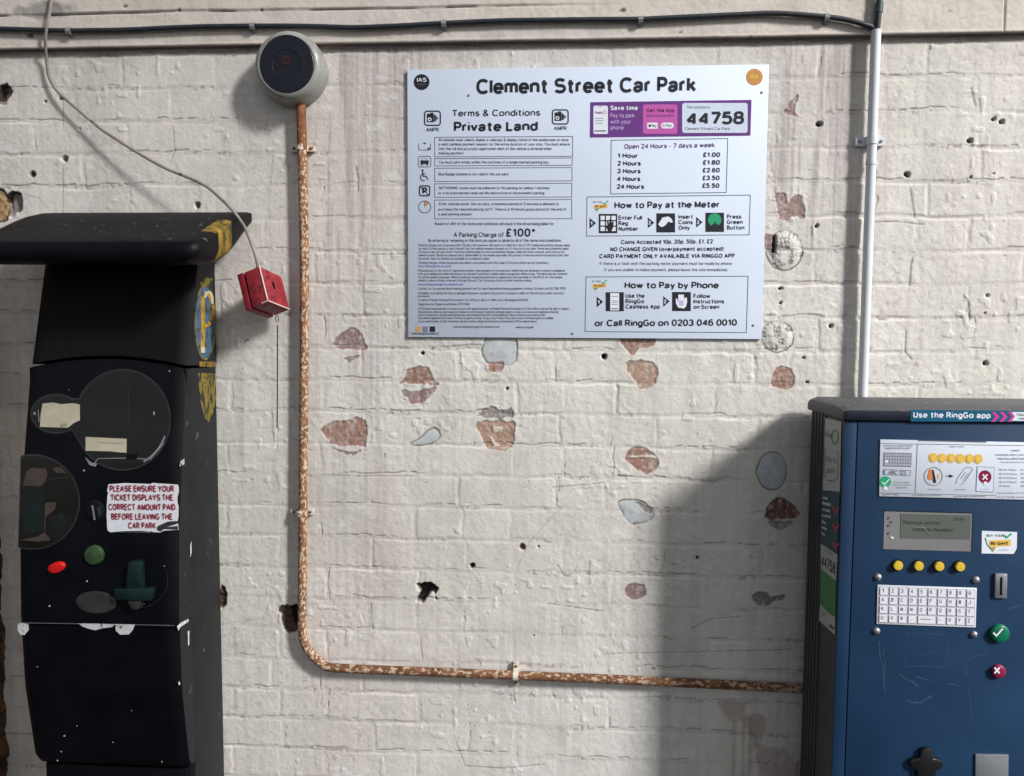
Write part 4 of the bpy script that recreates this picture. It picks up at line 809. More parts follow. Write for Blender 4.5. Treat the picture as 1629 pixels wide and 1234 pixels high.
def cables():
    D = .022; pts = [(-60, 44.5), (0, 45.7), (60, 47.5), (110, 48.6), (198, 47.4), (275, 44), (333, 42), (400, 41.3), (481, 41.5), (560, 43.6), (600, 42.5), (641, 40.7), (706, 37), (796, 33), (870, 31.8), (940, 31), (1016, 30.5), (1053, 28.8), (1177, 23), (1236, 21), (1315, 26.8), (1350, 32), (1375, 39), (1387, 43), (1392, 53), (1392.6, 70)]
    P = [U(x, y, D - (.0025 if i > 22 else 0)) for i, (x, y) in enumerate(pts)]
    t = thing('wall_cable', 'long black cable sagging along the concrete beam between grey clips', 'cable', (P[12][0], 0, P[12][2]))
    b = MB(); b.tube(sm(P, 6), .0056, 'cable', 12); b.build('cable_sheath', t, 60)
    for px, py in ((110, 49), (402, 41.6), (706, 37.5), (1019, 31), (1315, 27.5)):
        q = U(px, py, D); c = MB(); h = .0075
        prof = [(-.0085, .013), (-.0085, .021), (-.006, .0275), (.002, .030), (.0075, .027), (.009, .020), (.012, .017), (.012, .013)]
        c.grid([[(q[0]+s*.0052, -v, q[2]-u) for u, v in prof] for s in (-1, 1)], 'clip', caps=True)
        for i in range(len(prof)): pass
        o = c.build('cable_clip', t, 30)
        n = MB(); n.lathe((q[0], -.0172, q[2]-.0102), [(.0028, 0), (.0028, .001), (.0006, .0016)], 'screw', n=12); n.build('nail', o)
    x = U(1396, 20, .028)
    P = [U(1394, 58, .0195), U(1395, 45, .021), U(1397, 25, .024), U(1398.5, 10, .024), U(1399.5, -40, .024), U(1400, -90, .024)]
    t = thing('riser_cable', 'thick black cable with green tape rising from the white conduit', 'cable', (P[0][0], 0, P[0][2]))
    b = MB(); b.tube(sm(P, 6), .0068, 'cable', 12); b.build('cable_sheath', t, 60)
    b = MB(); b.tube([U(1397.6, 20, .024), U(1398.6, 11, .024), U(1399, 4, .024)], .0082, 'tape', 12); b.build('tape_wrap', t, 60)
    pts = [(84, -60, .022), (82.5, -20, .022), (81, 4, .024), (78.3, 22, .028), (74.5, 42, .034), (72.2, 62, .030), (72.6, 78, .022), (74, 92, .016), (76.5, 116, .013), (83.5, 133, .014), (97, 150.5, .017), (129.5, 178.5, .022), (160, 204, .027), (179, 217, .031), (220, 243, .038), (262, 266.5, .046), (303, 283.5, .056), (331, 298, .066), (353, 317, .076), (373, 338, .086), (389.6, 362, .094), (399, 384, .100), (407.3, 409, .105), (410.5, 425, .106)]
    b = MB(); b.tube(sm([U(*p) for p in pts], 6), .0037, 'flex', 10, flat=.7); tag(b.build('hanging_flex', None, 60), 'thin grey flex drooping from the beam to the red box', 'cable')
cables()

def redbox():
    e1 = Vector((.0253, -.0191, -.0766)); e2 = Vector((.0179, .0873, -.0159)); e3 = Vector((-.0363, .0050, -.0132)); v = Vector(U(412.3, 423, .112))
    t = thing('pull_switch', 'battered red switch box dangling from the grey flex, pull chain below', 'switch', v + e1*.5)
    def box(o, a, b_, c, m):
        mb = MB(); P = [o, o+a, o+a+b_, o+b_]; mb.prism(P, m, c); return mb
    mb = box(v, e1, e2, e3, 'redbox'); mb.build('housing', t, bevel=.0025)
    mb = box(v+e3*1.10 - e1*.015, e1*1.03, e2*1.0, e3*.36, 'redlid'); mb.build('back_plate', t, bevel=.002)
    mb = box(v+e3*1.0+e1*.06+e2*.06, e1*.88, e2*.88, e3*.1, 'hole'); mb.build('gasket', t)
    # worn edges
    mb = MB(); nf = -e3.normalized(); mb.tube([v+e1*.03+nf*.0002, v+e1*.5+nf*.0001, v+e1*.97], .0016, 'chip', 8); mb.tube([v+e1*.985+e2*.02, v+e1*.99+e2*.55, v+e1*.99+e2*.98], .0016, 'chip', 8); mb.tube([v+e1*.99, v+e1*.995+e3*.4], .0012, 'chip', 8); mb.build('worn_edge', t, 60)
    # keyhole and dots on the face, slots in the end
    pl_n = -e3.normalized(); mb = MB(); u1 = e1.normalized(); u2 = e2.normalized(); c = v+e1*.42+e2*.47
    mb.face([c + u1*(.0105*math.sin(2*math.pi*i/20)) + u2*(.0052*math.cos(2*math.pi*i/20)) + pl_n*.0004 for i in range(20)], 'hole')
    for a, b_ in ((.28, .18), (.78, .25), (.74, .78), (.25, .62), (.6, .8), (.55, .2)):
        q = v+e1*a+e2*b_; mb.face([q + u1*(.0016*math.sin(2*math.pi*i/10)) + u2*(.0016*math.cos(2*math.pi*i/10)) + pl_n*.0004 for i in range(10)], 'maroon')
    dn = e1.normalized()*.0004
    for a in (.25, .55): mb.face([v+e1+e2*a+e3*.25+dn, v+e1+e2*(a+.2)+e3*.25+dn, v+e1+e2*(a+.2)+e3*.62+dn, v+e1+e2*a+e3*.62+dn], 'maroon')
    mb.build('face_holes', t, 0)
    mb = MB(); mb.tube([v+e2*.1+e3*.2-e1*.05, v+e2*.1+e3*.2+e1*.02], .0055, 'chip', 12); mb.build('cable_gland', t, 50)
    # chain and rod
    q0 = Vector(U(440.5, 502, .085)); q1 = Vector(U(441.5, 517, .085)); q2 = Vector(U(441, 680, .085)); mb = MB()
    mb.tube([q0 + Vector((.0035*math.cos(a*math.pi/6), 0, .0075*math.sin(a*math.pi/6)-.007)) for a in range(13)], .0009, 'cable', 6); r = mb.build('pull_ring', t, 60)
    mb = MB(); L = (q1-q2).length; n = 46; prof = []
    for i in range(n+1): prof.append(q1+(q2-q1)*(i/n))
    mb.tube(prof, [.0017 if i % 2 else .0012 for i in range(n+1)], 'cable', 8); mb.build('pull_chain', t, 60)
redbox()

# ------------------------------------------------------------------ the old black parking meter
def oldmeter():
    XR = U(346, 700, .02)[0]; XL = XR - .349; XC = (XL+XR)/2
    KN = [(423, .111), (582, .165), (587, .170), (736, .203), (860, .223), (993, .231), (1000, .230), (1102, .226), (1217, .201)]
    ZK = np.array([UX(346 - 0, y, XR)[2]*0 + U(300, y, d)[2] for y, d in KN]); DK = np.array([d for _, d in KN])
    def dep(z): return float(np.interp(z, ZK[::-1], DK[::-1]))
    def P(x, y):
        d = .17
        for _ in range(8): p = U(x, y, d); d = dep(p[2])
        return U(x, y, d)
    pl = Plane(P, (1, 0, 0), (0, 0, 1), (0, -1, 0)); pl.bands = 9.0
    zc = lambda y, d: U(170, y, d)[2]
    t = thing('old_parking_meter', 'old black parking meter with hooded top and torn red notice', 'parking meter', (XC, -.09, 0))
    box = lambda x0, y0, z0, x1, y1, z1, m, mb: mb.prism([(x0, y0, z0), (x1, y0, z0), (x1, y0, z1), (x0, y0, z1)], m, (0, y1-y0, 0))
    zs_seam = zc(583, .166); z_lo = zc(997, .231)
    z_bot = zc(1219, .201); inset = .0015
    # cabinet behind the doors
    b = MB(); box(XL+.002, -.1625, .0, XR-inset, -.016, zs_seam-.004, 'blackside', b); b.build('cabinet', t, bevel=.003)
    b = MB(); box(XL+.012, -.178, .0, XR-.012, -.164, z_bot-.012, 'blackpaint', b); b.build('plinth', t, bevel=.003)
    # a lofted front: rows of points over z, arch lifts the middle of the first row
    def door(name, zlist, m, back, arch0=0, arch1=0, mside='blackside'):
        nx = 25; b = MB(); rows = []
        for i, (z, df) in enumerate(zlist):
            d = df(z); w = i/(len(zlist)-1); row = []
            row.append((XL, -back, z)); row.append((XL, -d+.012, z))
            for k in range(nx):
                s = k/(nx-1); e = min(s, 1-s)*.349
                rd = .010*(1-math.sqrt(max(0, 1-((.010-min(e, .010))/.010)**2)))
                ar = 1-(2*s-1)**2
                z2 = z + arch0*ar*max(0, 1-w*3) + arch1*ar*max(0, w*3-2); row.append((XL+.349*s, -df(z2)+rd, z2))
            row.append((XR, -d+.012, z)); row.append((XR, -back, z)); rows.append(row)
        b.grid(rows, m, False)
        k = b.mi(mside); n = nx+4
        for i in range(len(b.f)):
            if i % (n-1) >= n-3: b.m[i] = k
        b.face(rows[0][::-1], m); b.face(rows[-1], m)
        b.face([r[0] for r in rows][::-1] + [r[-1] for r in rows], m)
        return b.build(name, t, smooth=38)
    lin = lambda za, zb_, n: [(za+(zb_-za)*i/n) for i in range(n+1)]
    zt = zc(370, .10)
    zh = lin(zs_seam+.0035, zt, 14)
    head = door('head', [(z, lambda q: dep(q) if q < ZK[0] else .111-(q-ZK[0])*.28) for z in zh], 'blackhead', .016, arch0=.020)
    zu = lin(z_lo+.0012, zs_seam-.0035, 24)
    ud = door('upper_door', [(z, dep) for z in zu], 'blackpaint', .1645, arch1=.020)
    zl = lin(z_bot, z_lo-.0012, 18)
    def dl(z):
        e = (z-z_bot)/.018; return dep(z) - (.010*(1-math.sqrt(max(0, 1-(1-min(e, 1))**2))))
    ld = door('lower_door', [(z, dl) for z in zl], 'blackpaint', .1645)
    # hood
    def hood():
        x0, x1 = U(75, 338, .01)[0], U(401, 340, .01)[0]; zt0 = U(240, 338, .01)[2]; zf = Z0-.411; zu_ = Z0-.455
        dl_ = [.012, .045, .085, .125, .165, .205, .245, .265, .279, .285]
        top = [zt0, zt0-.006, zt0-.018, zt0-.034, zt0-.051, zt0-.069, zt0-.083, zf+.003, zf-.004, zf-.014]
        bot = [zt0-.026, Z0-.370, Z0-.405, Z0-.429, Z0-.444, Z0-.453, zu_, zu_-.001, zu_+.003, zu_+.014]
        nd_ = len(dl_); b = MB(); rows = []; nx = 44; xs_ = []
        for k in range(nx+1):
            s = k/nx; x = x0+(x1-x0)*(.5-.5*math.cos(math.pi*s)); e = min(x-x0, x1-x); xs_.append(x)
            up = .030*(1-math.sqrt(max(0, 1-(1-min(e, .030)/.030)**2))); inn = .026*(1-math.sqrt(max(0, 1-(1-min(e, .026)/.026)**2)))
            dd = [d - inn*max(0, (d-.12)/.165) for d in dl_]
            tz = [z - .003*(1-min(e, .012)/.012) for z in top]; bz = [min(z + up*min(1, d/.08), t-.004) for z, d, t in zip(bot, dl_, tz)]
            rows.append([(x, -d, z) for d, z in zip(dd, tz)] + [(x, -d, z) for d, z in zip(dd[::-1], bz[::-1])])
        b.grid(rows, 'hoodblack', True)
        ky = b.mi('yelworn'); kt = b.mi('hood'); n = 2*nd_
        band = (3, 4)                                  # where the worn yellow stripe runs
        for i in range(len(b.f)):
            r, c = divmod(i, n)
            if c < 7: b.m[i] = kt
            c2 = c if c < nd_ else n-2-c
            if x1-xs_[r] < .030 and c2 in band and c != nd_-1: b.m[i] = ky
        for row in (rows[0], rows[-1]):
            for i in range(nd_-1):
                b.face([row[i], row[i+1], row[n-2-i], row[n-1-i]], 'yelworn' if (i in band and row is rows[-1]) else 'hoodblack')
        return b.build('hood', t, smooth=40), x1
    hd, HX = hood()
    # decals on the right side of head and body
    sp = Plane(lambda x, y: UX(x, y, XR), (0, 1, 0), (0, 0, 1), (1, 0, 0))
    b = MB(); poly(b, sp, ell(326.5, 512, 17.4, 61, 40), 'yelworn2', .0004); poly(b, sp, ell(326, 513, 15.4, 57, 40), 'decalblue', .0007)
    line(b, sp, [(322, 470), (322, 560)], 6.5, 'decalyel', .0010); line(b, sp, ell(326, 492, 12, 26, 22, -100, 100), 5.5, 'decalyel', .0012); line(b, sp, ell(331, 478, 6, 14, 14, -160, 20), 3.4, 'decalwhite', .0015); line(b, sp, [(322, 552), (322, 561)], 6.5, 'decalwhite', .0014)
    b.build('parking_symbol', head, 0)
    b = MB(); poly(b, sp, [(318, 450), (327, 441), (338, 443), (334, 452), (322, 457)], 'yelworn2', .0002); b.build('worn_paint', head, 0); b = MB(); poly(b, sp, [(317, 575), (343, 575), (343, 584), (317, 583)], 'yelworn', .0004); b.build('worn_paint', head, 0)
    b = MB(); spc = Plane(lambda x, y: UX(x, y, XR-inset), (0, 1, 0), (0, 0, 1), (1, 0, 0)); poly(b, spc, [(315, 593), (343, 594), (343, 635), (339, 655), (332, 672), (325, 664), (319, 640), (316, 615)], 'yelworn2', .0004); b.build('worn_paint', t, 0)
    # key shaped display window
    def key(g=0):
        o = [(195.6+(77-g)*math.cos(R(a)), 667.5+(81-g)*math.sin(R(a))) for a in np.linspace(-155, 148, 60)]
        e2 = [(90+(41-g)*math.cos(R(a)), 658+(32-g)*math.sin(R(a))) for a in np.linspace(52, 308, 36)]
        return o + e2
    b = MB(); poly(b, pl, key(0), 'rim', .0012); w = b.build('display_window', ud, 0)
    b = MB(); poly(b, pl, key(3.2), 'window', .0019); b.build('pane', w, 0)
    b = MB(); line(b, pl, key(1), 1.0, 'greyoval', .0022); line(b, pl, [(206, 617), (205, 672)], 1, 'rim', .0024); line(b, pl, [(150, 738), (157, 729), (203, 728), (240, 730), (262, 704)], 1.2, 'silver', .0024); poly(b, pl, [(136, 726), (146, 735), (156, 737), (153, 742), (143, 739)], 'silver', .0025); line(b, pl, [(62, 652), (63.5, 671)], 1.2, 'silver', .0025); poly(b, pl, ell(56.5, 657, 2, 2.4, 10), 'silver', .0025); poly(b, pl, ell(246, 657, 1.6, 3, 10), 'silver', .0025)
    line(b, pl, ell(195.6, 667.5, 72, 75, 14, 20, 62), 2.4, 'silver', .0026); poly(b, pl, rect(202, 722, 219, 730), 'hole', .0027); b.build('bezel', w, 0)
    b = MB(); poly(b, pl, [(69, 641.5), (86, 640), (98, 642.5), (118, 641), (128.5, 643), (128.6, 668), (118, 673), (112, 678), (109, 680), (65, 678.5), (66, 660)], 'paper', .003); b.build('paper_slip', w, 0)
    b = MB(); poly(b, pl, [(137.5, 694.5), (203, 697.5), (202.5, 719.5), (190, 719), (178, 717.5), (137.5, 716.5)], 'paper', .003); line(b, pl, [(158, 703.5), (195, 704.5)], .9, 'smallink', .0034); b.build('paper_slip', w, 0)
    # lower round window, cut by the door's edge
    lo = [(max(x, 33.5 - (y-720)*.03), y) for x, y in ell(52, 798, 76, 76, 60)]
    b = MB(); poly(b, pl, lo, 'rim', .0012); w2 = b.build('lower_window', ud, 0)
    b = MB(); poly(b, pl, [(max(x, 35.5 - (y-720)*.03), y) for x, y in ell(52, 798, 73.5, 73.5, 60)], 'window', .0018); b.build('pane', w2, 0)
    b = MB()  # brownish-pink reflections and paper scraps in the window, drawn as flat patches
    for q, m in (([(38, 772), (43, 750), (52, 743), (75, 745), (77, 756), (73, 766), (66, 773.5), (52, 772)], 'paper_reflect'), ([(73, 799), (91, 798), (89, 809), (82, 815), (74, 822)], 'paper_reflect'), ([(32, 858), (60, 853), (72, 846), (80, 855), (82, 859), (60, 861)], 'paper_reflect'), ([(84, 744), (98, 742), (108, 752), (92, 752)], 'paper_reflect')): poly(b, pl, q, m, .0026)
    for q in ([(36, 777), (72, 778), (73, 797), (36, 796)], [(38, 800), (71, 800), (71, 845), (38, 848)], [(76, 828), (100, 812), (108, 830), (92, 850)]): poly(b, pl, q, 'tealdark', .0024)
    line(b, pl, [(73.5, 800), (72.5, 845)], 1.6, 'paper_reflect', .0028); line(b, pl, [(74, 765), (90, 760), (120, 757)], .8, 'greyoval', .0028); b.build('scraps_and_reflections', w2, 0)
    # coin entry, buttons, cup, flap
    def disc(name, x, y, rx, ry, h, m, parent=ud, rot=0, prof=None):
        c = P(x, y); sx = np.linalg.norm(P(x+rx, y)-c); sz = np.linalg.norm(P(x, y+ry)-c); bb = MB(); rows = []
        for f_, hh in (prof or ((1, -.004), (1, h*.5), (.9, h*.85), (.6, h), (.05, h*1.05))):
            rows.append([(c[0]+f_*(sx*math.cos(a)*math.cos(rot)-sz*math.sin(a)*math.sin(rot)), c[1]-hh, c[2]+f_*(sx*math.cos(a)*math.sin(rot)+sz*math.sin(a)*math.cos(rot))) for a in np.linspace(0, 2*math.pi, 28)[:-1]])
        bb.grid(rows, m, True, True); return bb.build(name, parent, 45)
    co = disc('coin_entry', 151.5, 812, 15.5, 17.5, .004, 'blackhead')
    b = MB(); line(b, pl, [(149, 800), (153, 826)], 3, 'steel', .0055); poly(b, pl, [(156, 806), (163, 804), (164, 815), (160, 822)], 'rim', .0055); b.build('slot', co, 0)
    disc('push_button', 151.5, 882, 15, 15.5, .010, 'grn'); disc('cancel_button', 91, 902, 14.5, 8.6, .006, 'red', rot=R(20))
    fl = disc('return_flap', 153, 958, 32.5, 18, .004, 'greyoval', prof=((1, -.003), (1, .001), (.94, .003), (.7, .0032), (.03, .0034)))
    b = MB(); line(b, pl, ell(221, 921, 46, 45, 40, -20, 150), 1.0, 'rim', .0006); b.build('moulded_ring', ud, 0)
    b = MB()
    b.prism([np.array(P(*p))+(0, -.016, 0) for p in ((210, 893), (216, 889), (226, 889), (231, 894), (232, 934), (206, 934))], 'teal', (0, .016, 0)); b.prism([np.array(P(*p))+(0, -.019, 0) for p in ((188.5, 932.5), (250.5, 931.5), (247, 951), (191.5, 949))], 'teal', (0, .018, 0)); b.prism([np.array(P(*p))+(0, -.014, 0) for p in ((208, 951), (231, 951), (228, 965), (220, 968), (213, 965))], 'greyoval', (0, .014, 0)); b.build('coin_cup', ud, 30, bevel=.002)
    # notice
    rr = random.Random(2); ol = [(173, 770), (200, 768), (240, 769.5), (243, 767.8), (283.5, 770.5)] + [(284+rr.uniform(-1.2, 1.2), 775+k*7.6) for k in range(9)] + [(285, 842.5), (262, 843.5), (255, 846.5), (225, 844), (196, 844.5), (176, 846.3), (171.5, 843)] + [(170.6+rr.uniform(-.8, .9), 836-k*8) for k in range(7)] + [(173, 783), (170.8, 781)]
    b = MB(); poly(b, pl, ol, 'notice', .0014); nt = b.build('notice_sticker', ud, 0)
    b = MB()
    for s, xl, xr, y in (('PLEASE ENSURE YOUR', 175.5, 278, 782), ('TICKET DISPLAYS THE', 177, 276.5, 796), ('CORRECT AMOUNT PAID', 173.5, 280, 811.2), ('BEFORE LEAVING THE', 178, 275.5, 826.4), ('CAR PARK', 205, 249, 840.6)): text(b, pl, s, xl, xr, y, 10.8, 'noticered', .2, 14, .0020, gap=.09)
    b.build('notice_lettering', nt, 0)
    b = MB(); poly(b, pl, [(252, 836), (268, 829), (284, 828), (284, 832), (266, 838), (284, 836), (284, 842), (262, 841), (256, 845), (250, 842)], 'greyoval', .0022); b.build('torn_corner', nt, 0)
    # chipped seam and edges
    b = MB()
    for q in ([(29, 991), (46, 991), (47, 1001), (40, 1009.5), (33, 1009), (29, 1001)], [(184, 992), (215.5, 993), (212, 1001), (206, 1008.5), (192, 1009), (185, 1003)], [(126, 991), (160, 991.5), (184, 992.5), (178, 997), (163, 999), (152, 1002), (140, 999), (130, 995)], [(288, 733), (294, 729), (294, 738), (286, 742)]): b = MB(); poly(b, pl, q, 'chipw', .0016); b.build('paint_chip', ld if q[0][1] > 900 else ud, 0)
    b = MB(); line(b, pl, [(29, 990), (100, 991.2), (180, 992.4), (278, 994.5)], 1.1, 'silver', .0014); b.build('worn_seam', ld, 0)
    b = MB()
    se = Plane(lambda x, y: UX(x, y, XR), (0, 1, 0), (0, 0, 1), (1, 0, 0))
    for q in ([(281, 996), (286, 991), (299, 984), (300, 988), (288, 996), (283, 1003)], [(298, 1004), (300.5, 1003), (300.5, 1026), (298.5, 1027)], [(302, 868), (304, 860), (304, 880), (302, 886)], [(283, 1085), (285, 1083), (286, 1088), (284, 1090)]): b = MB(); poly(b, se, q, 'chipw', .0010); b.build('paint_chip', ld if q[0][1] > 900 else ud, 0)
    b = MB()
    for x, y, r in ((139, 924, 1.5), (79.5, 963.5, 1.5), (103, 1170, 1.5), (98, 1195, 1.2), (258, 1211, 1.4), (123, 1154, 1), (92, 1209, 1.2), (134, 748, 1.4), (270, 590, 1.2), (210, 1130, .9), (230, 960, 1.0), (60, 1060, .9), (180, 1180, 1.0), (110, 620, .9), (262, 900, .9)): b = MB(); poly(b, pl, ell(x, y, r, r*.8, 7), 'chipw', .0012); b.build('paint_speck', ld if y > 1000 else ud, 0)
oldmeter()

# ------------------------------------------------------------------ the blue parking meter
def newmeter():
    GAP = .045; XS = U(1284, 850, GAP)[0]; v = UX(1340.2, 760, XS); DF = -v[1]; W = .46; XE = XS+W
    pl = Plane(lambda x, y: U(x, y, DF), (1, 0, 0), (0, 0, 1), (0, -1, 0)); sp = Plane(lambda x, y: UX(x, y, XS), (0, -1, 0), (0, 0, 1), (-1, 0, 0))
    zt = U(1345, 649, DF)[2]; zb = U(1345, 668.5, DF)[2]
    t = thing('blue_parking_meter', 'newer blue parking meter with keypad, small display and instruction panel', 'parking meter', (XS+W/2, -(GAP+DF)/2, 0))
    box = lambda mb, x0, d0, z0, x1, d1, z1, m: mb.prism([(x0, -d1, z0), (x1, -d1, z0), (x1, -d1, z1), (x0, -d1, z1)], m, (0, d1-d0, 0))
    dfl = -UX(1311, 760, XS)[1]                     # where the flutes end
    b = MB(); box(b, XS+.0015, dfl, .06, XE-.0015, DF-.006, zb-.001, 'sidegrey'); b.build('cabinet', t, bevel=.003)
    b = MB(); n = 5; w = (dfl-.001-GAP)/n          # fluted back column
    pts = [(XS+.03, GAP)]
    for i in range(n):
        a = GAP+.002+i*w
        pts += [(XS+.0015, a), (XS-.0005, a+w*.2), (XS-.0005, a+w*.72), (XS+.0030, a+w*.80), (XS+.0030, a+w*.98)]
    pts += [(XS+.03, dfl-.001)]; b.grid([[(x, -d, z) for x, d in pts] for z in (.06, zb-.001)], 'sidegrey', True, True); b.build('fluted_column', t, 30)
    b = MB(); box(b, XS+.031, GAP, .06, XE-.002, dfl-.0005, zb-.002, 'sidegrey'); b.build('rear_casing', t)
    b = MB(); box(b, XS+.02, GAP+.02, 0, XE-.02, DF-.03, .059, 'blackplastic'); b.build('base_plinth', t, bevel=.003)
    # front frame and door
    xs_ = U(1364.3, 672, DF)[0]
    b = MB(); box(b, XS, DF-.0055, .06, xs_-.0008, DF, zb-.0015, 'navyframe'); b.build('front_frame', t, bevel=.0012)
    b = MB(); box(b, xs_+.0008, DF-.0055, .06, XE, DF+.0004, zb-.0015, 'navy'); dr = b.build('front_door', t, bevel=.0012)
    b = MB(); box(b, xs_-.003, DF-.0058, .06, xs_+.003, DF-.004, zb-.002, 'hole'); b.build('door_seam', t)
    # cap: bevelled slab with sloping shoulder
    z1 = zt; h = UX(1301, 629, XS+.012)[2]; b = MB()
    zbk = zb
    prof = [(XS-.004, zbk+.0005), (XS-.006, zbk+.006), (XS-.006, zt-.008), (XS-.002, zt-.001), (XS+.014, zt+.006), (XE-.014, zt+.006), (XE+.004, zt), (XE+.006, zt-.008), (XE+.006, zbk+.006), (XE+.004, zbk+.0005)]
    rows = [[(x, -d, z + (dz if z > zbk+.01 else 0)) for x, z in prof] for d, dz in ((GAP-.008, 0), (GAP+.02, .001), (DF-.03, 0), (DF+.0015, -.0055))]
    b.grid(rows, 'captop', True, True); cp = b.build('cap', t, 25, bevel=.0015)
    b = MB(); box(b, XS+.001, DF+.0018, zb+.001, XE, DF+.006, zt-.004, 'capband'); bd = b.build('cap_band', cp, bevel=.001)
    D2 = DF+.0062; pb = Plane(lambda x, y: U(x, y, D2), (1, 0, 0), (0, 0, 1), (0, -1, 0)); b = MB()
    poly(b, pb, [(1449, 651.6), (1700, 653.6), (1700, 671), (1448.6, 670.2)], 'tealsticker', .0003); text(b, pb, 'Use the RingGo app', 1452.5, 1575.5, 664.2, 9.4, 'white', .2, 18, .0006, y2=665.2, gap=.09)
    for x in (1577, 1590, 1603): 
        poly(b, pb, [(x, 655), (x+5.5, 655), (x+12.5, 662.8), (x+5, 670.8), (x-.6, 670.8), (x+6.4, 662.8)], 'chev', .0006)
    poly(b, pb, [(1609, 655), (1700, 656), (1700, 669.5), (1609, 669), (1614, 662.4)], 'white', .0008)
    text(b, pb, 'This location', 1616, 1656, 661.4, 4, 'grey_ink', .14, 8, .0012); text(b, pb, 'number is', 1620, 1650, 667, 4, 'grey_ink', .14, 8, .0012); b.build('app_sticker', bd, 0)
    # side stickers
    b = MB(); poly(b, sp, [(1311.5, 664), (1338.6, 671), (1336.4, 781.8), (1308.6, 780)], 'sidewhite', .0004)
    line(b, sp, ell(1329, 695, 5, 11, 22), 2.4, 'olive', .0008, True); text(b, sp, 'Ring', 1313.5, 1325, 694, 9, 'olive', .16, 12, .0008, y2=697)
    line(b, sp, [(1316, 715), (1312.5, 714.3), (1311.5, 758), (1315, 758.6)], 1.3, 'smallink', .0008); line(b, sp, [(1329, 717.5), (1334, 718.6), (1333, 762), (1328, 761)], 1.3, 'smallink', .0008)
    text(b, sp, 'Pay to', 1314.5, 1331, 735, 11, 'smallink', .14, 12, .0008, y2=737.5); text(b, sp, 'park', 1315.5, 1329, 752, 11, 'smallink', .14, 12, .0008, y2=754); text(b, sp, 'RingGo', 1316.5, 1330, 765.5, 3.6, 'smallink', .14, 8, .0008, y2=766.6); b.build('brand_sticker', t, 0)
    b = MB(); poly(b, sp, [(1308.4, 781), (1336.2, 783), (1332.6, 881), (1306, 863.5)], 'sideteal', .0004)
    for y in (812, 840, 869):
        line(b, sp, [(1325.5, y-7), (1330, y+3), (1335, y-5)], 3.0, 'sidered', .0008)
    for i, (s, xr) in enumerate((('Use', 1317), ('RingGo', 1323), ('to pay', 1322), ('by phone', 1323), ('app', 1315), ('web', 1317), ('text', 1315))): text(b, sp, s, 1309.4-i*.35, xr-i*.3, 793+i*9.4, 5.2, 'white', .15, 8, .0008, y2=795+i*9.8)
    b.build('arrow_sticker', t, 0)
    b = MB(); poly(b, sp, [(1306, 864.3), (1332.6, 882), (1330.2, 924), (1306, 904.5)], 'sidewhite', .0004); text(b, sp, '44758', 1307, 1329, 899.5, 18, 'ink', .19, 14, .0008, y2=914, gap=.1); text(b, sp, 'Location', 1311, 1325, 874.5, 3.5, 'smallink', .14, 8, .0008, y2=883)
    poly(b, sp, [(1306, 905), (1330.2, 924.5), (1329, 981.5), (1318, 974), (1304.8, 959)], 'sidegreen', .0004); poly(b, sp, [(1304.8, 959.6), (1318, 974.6), (1329, 982), (1328.6, 1010), (1303.4, 987)], 'sidewhite', .0004)
    for i in range(6): line(b, sp, [(1307.5, 918+i*7), (1326, 933+i*7.2)], .6, 'olive', .0007)
    line(b, sp, [(1307, 973), (1313, 979)], 3, 'lcdframe', .0008); line(b, sp, [(1320, 994), (1327, 1000)], 4, 'maroon', .0008); b.build('location_sticker', t, 0)
    # instruction panel
    b = MB(); b.prism([np.array(U(*p, DF))+(0, -.0030, 0) for p in ((1399.5, 698.6), (1700, 704.5), (1699, 796), (1397.6, 788.8))], 'lightsheet', (0, .0026, 0)); ip = b.build('instruction_panel', dr, bevel=.0006)
    k = 6.816; q = lambda x, y: (1390+x/k, 690+y/k); D3 = DF+.0032; pi_ = Plane(lambda x, y: U(x, y, D3), (1, 0, 0), (0, 0, 1), (0, -1, 0)); b = MB()
    def tq(s, x0, x1, y, cap, m='smallink', w=.14, dy=0): text(b, pi_, s, q(x0, 0)[0], q(x1, 0)[0], q(0, y)[1], cap/k, m, w, 10, .0005, y2=q(0, y+dy)[1])
    line(b, pi_, [q(480, 70), q(1220, 88)], 1.6, 'grey_ink', .0003); line(b, pi_, [q(70, 104), q(1640, 126)], .8, 'smallink'); line(b, pi_, [q(474, 108), q(450, 640)], .8, 'smallink'); line(b, pi_, [q(60, 640), q(1330, 668)], .7, 'smallink')
    tq('ENTER FULL REGISTRATION', 110, 415, 138, 18); tq('NUMBER BEFORE PAYMENT', 122, 400, 164, 18)
    poly(b, pi_, [q(108, 200), q(412, 208), q(405, 358), q(102, 350)], 'mauve_ink', .0003)
    for r in range(4):
        for c in range(10): poly(b, pi_, [q(118+c*29-r, 212+r*35+c*.6), q(140+c*29-r, 212+r*35+c*.6), q(140+c*29-r, 238+r*35+c*.6), q(118+c*29-r, 238+r*35+c*.6)], 'keyplate', .0005)
    poly(b, pi_, [q(*p) for p in ell(138, 298, 16, 18, 14)], 'white', .0007)
    line(b, pi_, [q(112, 384), q(398, 396), q(394, 452), q(108, 440)], .7, 'smallink', closed=True); poly(b, pi_, [q(102, 386), q(124, 387), q(120, 440), q(100, 438)], 'blue_ink', .0004); tq('ABC 123', 160, 350, 436, 42, 'smallink', .15, 6)
    poly(b, pi_, [q(*p) for p in ell(124, 520, 64, 60, 30)], 'green_ink', .0004); line(b, pi_, [q(88, 520), q(116, 548), q(166, 492)], 1.6, 'white', .0006); poly(b, pi_, [q(110, 565), q(140, 568), q(150, 608), q(104, 604)], 'white', .0008)
